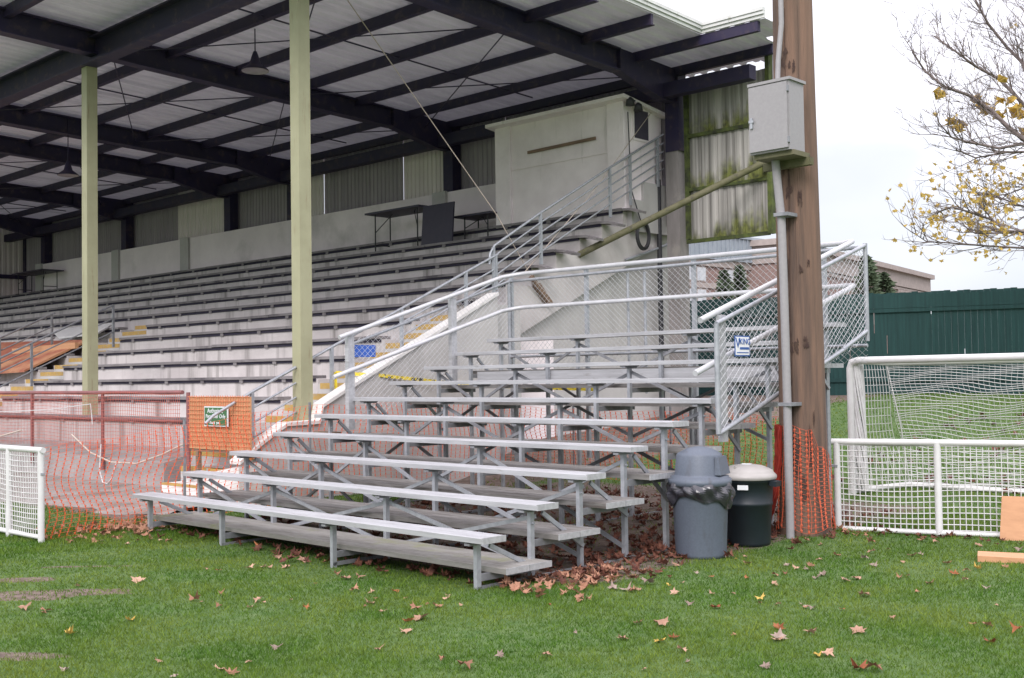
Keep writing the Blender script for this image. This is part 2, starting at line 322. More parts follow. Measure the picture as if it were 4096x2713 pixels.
def ground_mat():
    m, nt, b = shader('turf_soil'); L = nt.links; tc = N(nt, 'ShaderNodeTexCoord')
    def nz(s):
        n = N(nt, 'ShaderNodeTexNoise'); n.inputs['Scale'].default_value = s; n.inputs['Detail'].default_value = 6; L.new(tc.outputs['Object'], n.inputs['Vector']); return n
    rg = ramp(nt, [(.3, (.055,.110,.030)), (.7, (.11,.165,.06))]); L.new(nz(9).outputs['Fac'], rg.inputs[0])
    rs = ramp(nt, [(.3, (.10,.075,.062)), (.7, (.21,.165,.14))]); L.new(nz(12).outputs['Fac'], rs.inputs[0])
    at_ = N(nt, 'ShaderNodeAttribute', attribute_name='soil'); n3 = nz(5)
    ad = N(nt, 'ShaderNodeMath', operation='MULTIPLY_ADD'); ad.inputs[1].default_value = .8; ad.inputs[2].default_value = -.4; L.new(n3.outputs['Fac'], ad.inputs[0])
    a2 = N(nt, 'ShaderNodeMath', operation='ADD'); L.new(at_.outputs['Fac'], a2.inputs[0]); L.new(ad.outputs[0], a2.inputs[1])
    r = ramp(nt, [(.4, 0.0), (.6, 1.0)]); L.new(a2.outputs[0], r.inputs[0])
    mx = N(nt, 'ShaderNodeMix', data_type='RGBA'); L.new(r.outputs[0], mx.inputs[0]); L.new(rg.outputs[0], mx.inputs[6]); L.new(rs.outputs[0], mx.inputs[7])
    L.new(mx.outputs[2], b.inputs['Base Color']); b.inputs['Roughness'].default_value = .9; b.inputs['Specular IOR Level'].default_value = .2
    bp = N(nt, 'ShaderNodeBump'); bp.inputs['Strength'].default_value = .6; bp.inputs['Distance'].default_value = .03; L.new(nz(25).outputs['Fac'], bp.inputs['Height']); L.new(bp.outputs[0], b.inputs['Normal'])
    return m
M['ground'] = ground_mat()
M['pave'] = mat('worn_pavement', (.30,.275,.26), (.23,.205,.19), scale=2.3, rough=.9, bump=.4, bscale=30, c3=(.16,.13,.11), scale3=1.4, lo3=.5, hi3=.7)

# ------------------------------------------------------------------ ground
def soil_mask(x, y):
    m = np.zeros_like(x)
    for cx, cy_, rx, ry in ((2.75,-2.4,.5,.15),(3.05,-1.95,.3,.10),(1.75,-1.55,.6,.04),(4.6,-3.25,.3,.10),(2.1,-2.1,.3,.08)):
        du, dv = (x-cx)*.728+(y-cy_)*.685, -(x-cx)*.685+(y-cy_)*.728; jj = .35*np.sin(x*9+2*np.sin(y*7))+.3*np.sin(y*13+2*np.sin(x*11))+.25*np.sin(x*29+y*23); m = np.maximum(m, 1-np.clip((du/(rx*1.2))**2+(dv/(ry*1.5))**2+.55*jj, 0, 2)/1.4)
    # bare earth and litter under the bleacher and along the stand
    bx = sst(-.1, .5, x)*sst(6.3, 5.6, x)*sst(.35, .9, y)*sst(8.2, 6.6, y)
    st = sst(.9, -.6, x)*sst(4, 5.5, y)
    ap = sst(-.9, -1.3, x)*sst(.1, .9, y)
    return np.clip(np.maximum.reduce([m, bx*.9, st*.9, ap]), 0, 1)
xs = np.unique(np.round(np.concatenate([np.linspace(-600,-40,12), np.arange(-40,-4,1.), np.arange(-4,16,.12), np.linspace(16,60,20), np.linspace(60,600,10)]), 3))
ys = np.unique(np.round(np.concatenate([np.linspace(-600,-12,10), np.arange(-12,12,.12), np.arange(12,40,.7), np.linspace(40,120,12), np.linspace(120,700,8)]), 3))
X, Y = np.meshgrid(xs, ys); Z = gz(X, Y)
nx, ny = len(xs), len(ys); idx = np.arange(nx*ny).reshape(ny, nx)
me = bpy.data.meshes.new('ground')
fq = np.stack([idx[:-1,:-1], idx[:-1,1:], idx[1:,1:], idx[1:,:-1]], -1).reshape(-1, 4)
me.from_pydata(np.stack([X, Y, Z], -1).reshape(-1, 3).tolist(), [], fq.tolist())
me.polygons.foreach_set('use_smooth', [True]*len(me.polygons))
a = me.attributes.new('soil', 'FLOAT', 'POINT'); a.data.foreach_set('value', soil_mask(X, Y).ravel().astype(np.float32))
me.materials.append(M['ground']); go = bpy.data.objects.new('ground', me); COL.objects.link(go); tag(go, kind='structure')

# pavement apron in front of the stand, ragged front edge
def pz(x, y): return .03 + .04*(y-.6)
mb = MB(); px = np.linspace(-33, -1.2, 120); py = [0, .3, .6, 1, 1.5, 2, 2.6]
for i, x in enumerate(px):
    e = .62 + .18*math.sin(x*1.7) + .12*math.sin(x*4.3+1) + random.uniform(-.05,.05) + .5*max(0, (x+2.2))
    for t in py:
        y = e + (2.6-e)*t/2.6; mb.v.append((x, y, pz(x, y) - (.045 if t == 0 else 0)))
n = len(py)
for i in range(len(px)-1):
    for j in range(n-1): mb.f.append((i*n+j, (i+1)*n+j, (i+1)*n+j+1, i*n+j+1)); mb.sm.append(True)
tag(mb.build('pavement', M['pave']), kind='structure')

# ------------------------------------------------------------------ grandstand
GS = thing('grandstand', 'long roofed concrete grandstand with stepped seating rows and dark steel beams', 'grandstand', (-12, 3.1, 0))
RY, RR, RZ, RH = 3.09, .659, 1.035, .313
yk = lambda k: RY+RR*k
zk = lambda k: RZ+RH*k
def steps(k0, k1, zb, yb=11.7):
    p = [(yk(k0), zb)]
    for k in range(k0, k1+1): p += [(yk(k), zk(k)), (yk(k+1) if k < k1 else yb, zk(k))]
    p.append((yb, zb)); return p
mb = MB()
for x0, x1, k0 in ((-31, -13.7, 0), (-13.7, -12.5, 7), (-12.5, -2.5, 0), (-2.5, -1.62, 6)):
    if x0 == -2.5:
        p = steps(6, 12, 1.9, 12.6); p[0] = (yk(6), 1.93); p[-1] = (12.6, 4.42); mb.prism(p, 'x', x0, x1)
    else: mb.prism(steps(k0, 12, .3), 'x', x0, x1)
mb.build('seating_tiers', M['conc'], GS)
# aisle stairs
def aisle(x0, x1, y0, k1):
    p = [(y0, 0.0)]; y, z = 2.1, .0
    lv = [(y0, .62)] if y0 > 2.6 else [(2.45, .43), (2.80, .63)]
    st = lv + [(3.09+.33*i, .83+.1565*i + (.14 if i else 0)) for i in range(0, 2*k1+1)]
    for i, (yy, zz) in enumerate(st):
        p += [(yy, zz), (st[i+1][0] if i+1 < len(st) else yk(k1)+.7, zz)]
    p[0] = (st[0][0], 0.0); p.append((p[-1][0], 0.0)); return p, st
for (x0, x1, y0, k1) in ((-2.5, -1.33, 2.0, 6), (-13.7, -12.5, 2.9, 7)):
    p, st = aisle(x0, x1, y0, k1)
    a = MB().prism(p, 'x', x0+.002, x1-.002).build('aisle_stair', M['conc_wall'], GS)
    for i, (yy, zz) in enumerate(st):
        w = .003
        MB().prism([(yy,zz-.085),(yy-w,zz-.085),(yy-w,zz+w),(yy+.07,zz+w),(yy+.07,zz),(yy,zz)], 'x', x0+.05, x1-.02).build('step_nosing', M['yellow'], a)
# entrance landing and wide lower steps
MB().box((-3.2,2.46,.0), (-2.5,2.82,.43)).build('lower_step', M['conc_wall'], GS)
MB().box((-3.6,2.82,0), (-2.5,3.085,.63)).build('lower_step', M['conc_wall'], GS)
ld = MB().box((-3.1,2.1,0), (-1.99,2.46,.22)).build('entry_landing', M['conc_white'], GS)
for a0, yy, zz, dp in ((-3.1,2.1,.22,.025),(-3.2,2.46,.43,.075),(-3.6,2.82,.63,.075)):
    MB().prism([(yy,zz-dp),(yy-.003,zz-dp),(yy-.003,zz+.003),(yy+.08,zz+.003),(yy+.08,zz),(yy,zz)], 'x', a0, -2.0).build('step_nosing', M['yellow'], GS)
MB().hexa([(-1.99,2.09,0),(-1.13,2.09,0),(-1.13,2.44,0),(-1.99,2.44,0),(-1.99,2.09,.40),(-1.13,2.09,.52),(-1.13,2.44,.58),(-1.99,2.44,.44)]).build('newel_block', M['conc_white'], GS)
# stair flank wall with white cap
fp = [(2.45,0),(2.45,.80),(2.85,1.03),(3.40,1.04),(3.46,1.27),(3.9,1.49),(7.0,2.98),(7.0,0)]
MB().prism(fp, 'x', -1.33, -1.14).build('flank_wall', M['conc_wall'], GS)
cp_ = [(2.1,.56),(2.45,.80),(2.85,1.03),(3.40,1.04),(3.46,1.27),(3.9,1.49),(7.0,2.98)]
mb = MB()
for i in range(len(cp_)-1):
    (a0, b0), (a1, b1) = cp_[i], cp_[i+1]
    mb.prism([(a0,b0),(a1,b1),(a1,b1+.05),(a0,b0+.05)], 'x', -1.36, -1.11)
mb.build('wall_cap', M['conc_white'], GS)
# end wall under the tiers, recessed below the raking ledge
MB().prism([(6.95,0),(6.95,2.0),(12.9,4.7),(12.9,0)], 'x', -1.95, -1.74).build('end_wall', M['conc_wall'], GS)
MB().box((-1.95,11.12,4.42), (-1.50,11.5,5.03)).box((-1.96,11.5,4.42), (-1.49,12.6,5.40)).build('end_parapet', M['conc_wall'], GS)
MB().box((-1.74,7.97,.3), (-1.70,9.0,2.3)).build('wall_hatch', M['box_white'], GS)
# walkway and its low retaining wall
mb = MB(); mb.prism([(2.42,-.1),(2.42,.46),(3.095,.62),(3.095,-.1)], 'x', -32, -3.6)
mb.build('front_walkway', M['walk'], GS)
# seat boards
for k in range(13):
    for x0, x1 in ((-31,-13.75), (-12.45,-2.55)) if k < 6 else ((-31,-13.75), (-12.45,-1.62)) if k == 6 else ((-31,-1.62),):
        mb = MB(); x = x0
        while x < x1-.05:
            xe = min(x1, x+4.9); s = random.uniform(-.008,.008)
            mb.box((x+.006, yk(k)-.05, zk(k)+.012+s), (xe-.006, yk(k)+.2, zk(k)+.06+s))
            for q in np.arange(x+.6, xe-.2, 1.2): mb.box((q-.05, yk(k)-.038, zk(k)-.043), (q+.05, yk(k)-.004, zk(k)+.012+s))
            x = xe
        if x1 == -1.62 and k >= 8:
            mb.bar((x1, yk(k)+.08, zk(k)+.03), (x1+.18, yk(k)+.08, zk(k)+.02), .25, .045); mb.bar((x1+.18, yk(k)+.08, zk(k)+.02), (x1+.40, yk(k)+.08, zk(k)-.05), .25, .045)
        mb.build('seat_board', M['board'], GS)
        MB().box((x0, yk(k)-.022, zk(k)-.036), (min(x1,-1.62), yk(k)-.002, zk(k)+.012)).build('gap_shade_strip', M['gap_shade'], GS)  # dark strip standing in for the shadow gap below the board
# board clips holding each board (between lengths of painted shade strip)
# parapet, pilasters
MB().box((-28.7,11.7,4.6), (-5.02,11.9,5.93)).build('parapet', M['parapet'], GS)
for px_ in (-22.85, -18.6, -7.45, -28.5):
    MB().box((px_-.22,11.62,4.6), (px_+.22,11.7,5.95)).build('pilaster', M['conc_wall'], GS)
# roof
dz = lambda y: 7.95-.035*(y-3.3)
RX = [-1.1, -7.45, -13.65, -16.75, -22.85, -28.8]
sl = V((0,1,-.035)).normalized()
mb = MB(); mb.corr((-33,1.0,dz(1.0)), (1,0,0), sl, 33.44, 11.75, (0,0,1), .3, .035); mb.corr((.44,10.68,dz(10.68)), (1,0,0), sl, 1.3, 1.0, (0,0,1), .3, .035); mb.corr((.44,11.68,dz(11.68)), (1,0,0), sl, .75, 1.3, (0,0,1), .3, .035)
mb.build('roof_deck', M['deck'], GS)
mb = MB()
for zz, o in ((.0,.0),(.06,.03),(.12,.05)):
    mb.bar((.47+o/2,1.0,dz(1.0)+zz+.03), (.47+o/2,10.65,dz(10.65)+zz+.03), .04+o, .056)
    mb.bar((.47-.02,10.65-o/2,dz(10.65)+zz+.03), (1.75,10.65-o/2,dz(10.65)+zz+.03), .04+o, .056)
mb.box((.42,1,dz(1)+.16),(.5,10.6,dz(10.6)+.30)) if False else None
mb.build('roof_fascia', M['fascia'], GS)
def ibeam(mb, a, b, w, h, tf=.03, tw=.03):
    a, b = V(a), V(b); zz = V((0,0,1))
    mb.bar(a+zz*(h/2-tf/2), b+zz*(h/2-tf/2), w, tf); mb.bar(a-zz*(h/2-tf/2), b-zz*(h/2-tf/2), w, tf); mb.bar(a, b, tw, h-2*tf); return mb
for x in RX:
    mb = ibeam(MB(), (x,1.0,dz(1.0)-.26), (x,10.2,dz(10.2)-.26), .24, .42)
    mb.prism([(10.2,dz(10.2)-.05),(11.95,dz(11.95)-.05),(11.95,6.95),(11.5,6.95),(10.2,dz(10.2)-.47)], 'x', x-.1, x+.1)
    mb.build('rafter', M['steel_dark'], GS)
    MB().box((x-.16,11.93,4.4 if x < -2 else 6.0), (x+.16,12.2,dz(12)-.06)).build('rear_column', M['steel_dark'], GS)
MB().box((-1.28,11.95,0), (-.98,12.25,6.0)).build('concrete_pier', M['pier'], GS)
for y in (1.7, 4.7, 6.2, 7.7, 9.2):
    mb = MB(); z = dz(y)
    mb.box((-33,y-.03,z-.18), (.45,y+.03,z-.012)); mb.box((-33,y-.03,z-.195), (.45,y+.08,z-.18)); mb.build('purlin', M['steel_dark'], GS)
for y, x1 in ((10.7, 1.6), (11.95, 1.15)):
    MB().box((-33,y-.04,dz(y)-.19), (x1,y+.05,dz(y)-.012)).build('purlin', M['steel_dark'], GS)
ibeam(MB(), (-33,3.3,7.57), (.40,3.3,7.57), .28, .46).build('front_beam', M['steel_dark'], GS)
MB().box((-33,11.52,6.98), (.9,11.75,7.24)).build('rear_beam', M['steel_dark'], GS)
for x in (-1.45, -7.78):
    z0 = .7 if x > -2 else 1.0
    MB().box((x-.1,3.25,z0), (x+.1,3.45,7.36)).build('support_post', M['post'], GS)
mb = MB()
for a_, b_ in zip(RX[:-1], RX[1:]):
    if a_-b_ > 4:
        for y0, y1 in ((3.6,7.4),(7.4,11.2)):
            mb.tube([(a_,y0,dz(y0)-.3),(b_,y1,dz(y1)-.3)], .012, 5); mb.tube([(b_,y0,dz(y0)-.33),(a_,y1,dz(y1)-.33)], .012, 5)
    xm = (a_+b_)/2; mb.tube([(xm,3.4,dz(3.4)-.13),(xm,11.4,dz(11.4)-.13)], .016, 5)
mb.build('bracing_rods', M['steel_dark'], GS)
# rear cladding
cs = [-31.2,-22.9,-20,-16.8,-14.1,-12.6,-11.7,-9.4,-7.8,-5.9,-1.3]; lt = [0,0,1,0,1,0,0,1,0,0]
for i in range(10):
    MB().corr((cs[i],12.25+.03*(i%2),4.6), (1,0,0), (0,0,1), cs[i+1]-cs[i]+.02, 3.1, (0,-1,0), .15, .025).build('cladding_panel', M['clad_light' if lt[i] else 'clad'], GS)
mb = MB(); mb.corr((-31.2,3.0,.6), (0,1,0), (0,0,1), 9.5, 7.1, (1,0,0), .2, .03); mb.build('cladding_panel', M['clad_light'], GS)
for a_, b_ in (((-31.1,3,5.6), (-31.0,12.4,5.75)),((-31.1,3,4.0),(-31,12.4,4.12)),((-31.1,10.6,2),(-30.95,10.75,7.6)),((-31.1,12.2,2),(-30.9,12.4,7.6))): MB().box(a_, b_).build('girt', M['steel_dark'], GS)
# rear cladding screen right of the pier with mossy girts, and its return side
sc = MB().corr((-.82,12.12,4.22), (1,0,0), (0,0,1), 1.74, 3.05, (0,-1,0), .19, .018).build('siding_screen', M['mossy'], GS)
for z0, z1 in ((6.23,6.30),(5.19,5.25),(4.18,4.25)): MB().box((-.9,12.055,z0), (.92,12.115,z1)).build('girt', M['moss_girt'], sc)
MB().box((.92,12.02,4.2), (1.0,12.16,7.6)).build('corner_trim', M['moss_girt'], sc)
MB().box((-.9,12.04,4.26), (-.82,12.15,7.4)).build('corner_trim', M['moss_girt'], sc)
mb = MB(); ys_ = np.arange(12.17, 13.15, .07)
for i in range(len(ys_)-1):
    y0, y1 = ys_[i], ys_[i+1]; h = .025*(i % 2); h1 = .025*((i+1) % 2)
    zb0, zb1 = 4.22+.3*(y0-12.17), 4.22+.3*(y1-12.17)
    mb.add([(.97+h,y0,zb0),(.97+h1,y1,zb1),(.97+h1,y1,7.55),(.97+h,y0,7.55)], [(0,1,2,3)])
mb.build('siding_return', M['clad'], sc)
mb = MB(); mb.tube([(-1.05,12.5-.6,3.0),(-1.05,11.9,5.6)], .06, 8) if False else None
MB().tube([(-1.5,12.0,.5),(-1.5,12.0,5.5)], .05, 8).build('downpipe', M['black_rubber'], GS)
# raking strut
tag(MB().tube([(-1.62,9.65,3.86), (1.02,12.0,5.55)], .062, 10).build('brace_pole', M['strut']), 'mossy olive steel pole leaning from the concrete end wall up to the corrugated screen', 'brace pole')

# ------------------------------------------------------------------ press box
PB = thing('press_box', 'white press box with dark side window under the grandstand roof', 'press box', (-3.2, 11.6, 4.8))
MB().box((-4.98,11.02,4.80), (-1.55,12.2,6.92)).build('wall', M['box_white'], PB)
MB().box((-4.98,10.97,4.80), (-4.55,11.02,6.92)).box((-1.95,10.97,4.80), (-1.55,11.02,6.92)).box((-4.55,10.995,5.97),(-1.95,11.02,6.0)).build('trim', M['box_white'], PB)
MB().hexa([(-5.1,10.8,6.93),(-1.4,10.8,6.93),(-1.4,12.3,6.75),(-5.1,12.3,6.75),(-5.1,10.8,7.0),(-1.4,10.8,7.0),(-1.4,12.3,6.82),(-5.1,12.3,6.82)]).build('roof', M['box_white'], PB)
w = MB().box((-1.55,11.24,6.20), (-1.52,11.76,6.84)).build('window', M['box_white'], PB)
MB().box((-1.52,11.28,6.24), (-1.512,11.72,6.80)).build('pane', M['glass'], w)
MB().bar((-4.05,10.98,6.28), (-2.25,10.98,6.30), .03, .06).build('counter_strip', M['wood_old'], PB)
fl = thing('floodlight', 'black floodlight pair clamped above the white press box window', 'floodlight', (-1.45,11.05,6.75))
MB().lathe((-1.40,11.0,6.80), [(0,0),(.09,0),(.07,.12),(.02,.16)], 16).lathe((-1.36,11.2,6.72), [(0,0),(.09,0),(.07,.12),(.02,.16)], 16).build('lamp_head', M['black_rubber'], fl)
MB().bar((-1.54,11.1,6.9), (-1.36,11.1,6.9), .03).build('bracket', M['black_rubber'], fl)
tag(MB().tube([(-1.5,11.05,6.7),(-1.46,11.06,5.2),(-1.45,11.35,4.58)], .012, 5).build('hanging_cable', M['black_rubber']), 'thin black cable hanging from the floodlight to the coiled hose', 'cable')

# hose coil and wall conduit
mb = MB()
for i in range(9):
    r = .20+.012*(i % 4); o = .012*(i//3)
    mb.tube([(-1.46+o+.012*(i % 3), 11.38+r*.9*math.cos(t), 4.34+r*1.2*math.sin(t)) for t in np.linspace(0, 2*math.pi, 25)], .012, 6, False)
tag(mb.build('hose_coil', M['black_rubber']), 'black hose coiled and hung on the concrete end wall', 'hose')
tag(MB().tube([(-1.45,12.48,5.5),(-1.45,12.46,4.7),(-1.45,12.38,4.45),(-1.47,12.2,4.22),(-1.56,11.7,4.05),(-1.58,11.0,3.85)], .028, 8).build('wall_conduit', M['galv']), 'pale conduit bending along the concrete end wall below the press box', 'conduit')

# ------------------------------------------------------------------ stair railings
def railing(name, label, x, top, offs, posts, m, r=.022, group=None, base=None):
    y0, z0 = top[0]
    R_ = thing(name, label, 'railing', (x, (top[0][0]+top[-1][0])/2, 0 if base is None else base), group)
    MB().tube([(x,y,z) for y, z in top], r, 10).build('top_rail', m, R_)
    for o in offs:
        MB().tube([(x,y,z-o) for y, z in top[(2 if len(top) > 3 else 0):]], r*.7, 8).build('lower_bar', m, R_)
    for y, zb in posts:
        zt = np.interp(y, [p[0] for p in top], [p[1] for p in top])
        MB().bar((x,y,zb), (x,y,zt), .045).build('post', m, R_)
    return R_
railing('stair_railing', 'grey pipe railing with curved end rising beside the near stair from the plywood panel', -1.46,
        [(1.80,1.10),(1.92,1.20),(2.52,1.50),(3.24,1.83)], (.22,.42,.62), [(2.52,.80)], M['galv'])
railing('stair_railing', 'grey pipe railing climbing the near stair from the green post upward', -1.46,
        [(3.46,1.93),(3.87,2.12),(5.21,2.72),(6.6,3.36),(7.35,3.70)], (.22,.42,.62), [(3.87,1.45),(5.21,2.1),(6.6,2.75),(7.3,3.1)], M['galv'])
railing('stair_railing', 'grey five-bar railing climbing past the upper seat rows to the press box', -1.47,
        [(7.16,3.52),(7.18,3.70),(7.28,3.84),(8.43,4.49),(10.42,5.54),(12.15,6.42)], (.17,.34,.51,.68), [(7.26,3.0),(8.45,3.6),(10.42,4.6),(11.05,4.9),(11.95,5.35)], M['galv'])
railing('stair_railing', 'dark railing on the right side of the far aisle stair', -12.35, [(2.7,1.75),(4.3,2.52),(6.15,3.40)], (.3,.6), [(3.3,1.0),(4.3,1.6),(6.15,2.45)], M['galv_dark'])
railing('stair_railing', 'dark railing on the left side of the far aisle stair above the red plywood', -15.1, [(2.7,1.75),(4.76,2.73),(6.08,3.36)], (.3,.6), [(3.3,1.0),(4.76,1.8),(6.0,2.4)], M['galv_dark'])
FR = thing('walkway_railing', 'long maroon pipe railing along the raised walkway in front of the seating rows', 'railing', (-9, 2.38, .1))
MB().tube([(-24,2.38,1.50),(-3.0,2.38,1.50)], .03, 8).build('top_rail', M['maroon'], FR)
MB().tube([(-24,2.38,1.08),(-3.0,2.38,1.08)], .022, 8).build('lower_bar', M['maroon'], FR)
for x in np.arange(-23.5, -2.9, 2.55): MB().tube([(x+.25,2.38,.28),(x+.25,2.38,1.5)], .03, 8).build('post', M['maroon'], FR)
mb = MB(); mesh_fabric(mb, [(-14,.62),(-3.0,.60),(-3.0,1.50),(-14,1.50)], lambda u, v: (u, 2.345+.015*math.sin(u*3), v+.02*math.sin(u*2.3)), .055, (0, math.pi/2), .0034, 3, .5)
tag(mb.build('safety_netting', M['orange_faded']), 'faded pink-orange fine netting hung on the maroon walkway railing', 'netting')
mb = MB(); pts = [(-6.3,2.3,.82),(-5.6,2.28,.55),(-4.9,2.26,.43),(-4.1,2.26,.44),(-3.4,2.28,.60),(-2.8,2.3,.78)]
mb.tube(pts, .013, 6); tag(mb.build('rope', M['rope']), 'pale rope sagging below the walkway railing beside the plywood panel', 'rope')
tag(MB().tube([(-12.5,2.3,.75),(-11.5,2.28,.55),(-10.2,2.28,.55),(-8.2,2.3,.85)], .013, 6).build('rope', M['rope']), 'pale rope sagging between two walkway posts at the far left', 'rope')
tag(MB().tube([(-5.2,2.25,.70),(-5.15,2.2,.30),(-5.05,2.2,.12),(-4.9,2.2,.10),(-4.75,2.2,.2),(-4.7,2.25,.45)], .010, 6).build('hanging_strap', M['net_white']), 'white strap hanging in a loop below the walkway railing', 'strap')
tag(MB().tube([(-14,2.28,1.12),(-10,2.28,1.13),(-7,2.28,1.22),(-5.6,2.28,1.32),(-5.5,2.26,1.0)], .007, 5).build('barrier_tape', M['net_white']), 'white barrier tape strung along the maroon walkway railing', 'tape')

# plywood barricade + sign
PL = thing('plywood_barricade', 'orange plywood panel wrapped in orange mesh closing the near stair', 'barricade', (-1.9, 2.25, .3))
MB().box((-2.62,2.26,.72), (-1.12,2.285,1.44)).build('panel', M['ply'], PL)
MB().bar((-2.45,2.3,.35), (-2.45,2.3,.75), .06).bar((-2.62,2.3,.70), (-1.12,2.3,.70), .05, .04).build('frame', M['wood_old'], PL)
mb = MB(); mesh_fabric(mb, [(-2.64,.74),(-1.10,.72),(-1.10,1.46),(-2.64,1.46)], lambda u, v: (u+.008*math.sin(v*30), 2.245+.004*math.sin(u*40), v), .06, (0, math.pi/2), .005, 4, .2)
mb.build('wrapped_mesh', M['orange_pale'], PL)
SG = thing('notice_sign', 'green notice with white lettering and border on the orange plywood panel', 'sign', (-1.86, 2.2, 1.05))
MB().box((-2.16,2.215,1.04), (-1.58,2.232,1.31)).build('border', M['sign_white'], SG)
MB().box((-2.14,2.208,1.055), (-1.60,2.215,1.295)).build('face', M['sign_green'], SG)
RXt = Matrix.Rotation(math.pi/2, 4, 'X')
for s, x_, z, sz in (('Authorized', -1.87, 1.25, .085), ('Personnel', -1.955, 1.175, .075), ('Only', -1.695, 1.175, .075), ('thank', -1.94, 1.09, .06), ('you', -1.80, 1.09, .06)):
    text_mesh(s, sz, (x_, 2.205, z), RXt, M['sign_white'], 'lettering', SG)

# clutter in the stand
def folding_table(label, c, L_, W_, h, tilt=0):
    T = thing('folding_table', label, 'table', c, 'black folding tables left in the stand'); x, y, z = c
    MB().box((x-L_/2,y-W_/2,z+h-.04), (x+L_/2,y+W_/2,z+h)).build('tabletop', M['black'], T)
    for sx in (-1, 1):
        m_ = MB(); xx = x+sx*(L_/2-.2)
        for sy_ in (-1, 1): m_.tube([(xx,y+sy_*W_*.3,z),(xx,y+sy_*W_*.3,z+h-.04)], .016, 6)
        m_.tube([(xx,y-W_*.3,z+.18),(xx,y+W_*.3,z+.18)], .014, 6); m_.tube([(xx-.12,y-W_*.35,z+.01),(xx+.12,y-W_*.35,z+.01)],.016,6); m_.tube([(xx,y-W_*.3,z+h*.5),(xx-sx*.35,y,z+h-.04)], .01, 6)
        m_.build('leg', M['black_rubber'], T)
folding_table('open black folding table standing on the upper seat rows below the parapet', (-7.75,10.8,4.55), 1.85, .75, .92)
folding_table('black folding table at the far left end of the top seat row', (-27.6,11.2,4.82), 2.4, .8, .75)
folding_table('black folding table partly hidden between the upright board and the press box', (-5.5,11.1,4.60), 1.1, .7, .55)
tag(MB().hexa([(-6.75,10.42,4.48),(-5.78,10.42,4.48),(-5.78,10.46,4.48),(-6.75,10.46,4.48),(-6.75,10.50,5.42),(-5.78,10.50,5.42),(-5.78,10.54,5.42),(-6.75,10.54,5.42)]).build('black_board', M['black']), 'black table top stood upright on the seat rows beside the press box', 'board')
tag(MB().hexa([(-15.8,6.5,2.76),(-14.0,6.6,2.80),(-14.3,7.2,3.08),(-17.5,7.1,3.02),(-15.8,6.5,2.80),(-14.0,6.6,2.84),(-14.3,7.2,3.12),(-17.5,7.1,3.06)]).build('white_panel', M['white']), 'white panel lying across the seat rows above the red plywood', 'panel')
tag(MB().hexa([(-20.2,4.5,1.80),(-13.75,4.75,1.92),(-13.75,6.25,2.62),(-19.6,6.5,2.74),(-20.2,4.5,1.85),(-13.75,4.75,1.97),(-13.75,6.25,2.67),(-19.6,6.5,2.79)]).build('plywood_sheet', M['ply_red']), 'red-brown plywood covering the rows beside the far aisle stair', 'plywood')
tag(MB().bar((-16.6,5.72,2.46), (-13.5,5.85,2.52), .09, .14).build('timber_beam', M['wood']), 'pale timber beam laid across the red-brown plywood', 'timber')
tag(MB().hexa([(-1.56,4.36,1.98),(-1.53,4.36,1.98),(-1.53,4.75,1.98),(-1.56,4.75,1.98),(-1.56,4.36,2.16),(-1.53,4.36,2.16),(-1.53,4.75,2.16),(-1.56,4.75,2.16)]).build('blue_plate', M['blue']), 'small blue plate tied to the near stair railing', 'plate')
mb = MB(); mb.bar((-1.43,3.92,1.75),(-1.13,4.5,1.70),.003,.05); mb.bar((-1.13,4.5,1.70),(-.95,6.3,1.52),.003,.05); mb.bar((-.95,6.3,1.52),(1.4,6.45,1.45),.003,.05); mb.bar((-1.42,3.9,1.76),(-1.42,3.92,1.45),.05,.01)
tag(mb.build('caution_tape', M['tape_yellow']), 'yellow caution tape tied to the stair railing and running behind the bleacher', 'tape')
for c_, lab in (((-13.6,5.7,6.45), 'black pendant lamp hanging under the roof behind the left green post'), ((-5.0,5.0,7.05), 'pendant lamp with pale rim hanging between the two green posts')):
    P = thing('pendant_lamp', lab, 'lamp', c_, 'pendant lamps under the roof'); x, y, z = c_
    MB().lathe(c_, [(.24,0),(.22,.03),(.10,.12),(.06,.26),(.03,.34)], 20).build('lamp_shade', M['steel_dark'], P)
    MB().lathe(c_, [(.0,.02),(.2,.02),(.235,-.005)], 20).build('rim', M['clad'], P)
    MB().tube([(x,y,z+.3),(x,y,dz(y)-.1)], .012, 6).build('stem', M['steel_dark'], P)
# guy cables with turnbuckle
for pts, lab in (([(-2.44,5.0,7.69),(-1.5,7.4,4.35),(-1.52,8.24,3.38)], 'long thin guy cable slanting from the roof to the end wall'),
                 ([(-1.5,11.9,6.9),(-1.48,10.0,5.1),(-1.5,8.0,3.4)], 'thin cable slanting from the press box corner across the upper railing')):
    G = thing('guy_cable', lab, 'cable', pts[-1], 'guy cables')
    MB().tube(pts, .008, 6).build('cable', M['rope'], G)
    if 'long' in lab:
        MB().bar((-1.52,8.24,3.38), (-1.53,8.42,3.2), .07).bar((-1.58,8.42,3.24), (-1.58,8.75,2.92), .16, .1).build('turnbuckle', M['wood_old'], G)

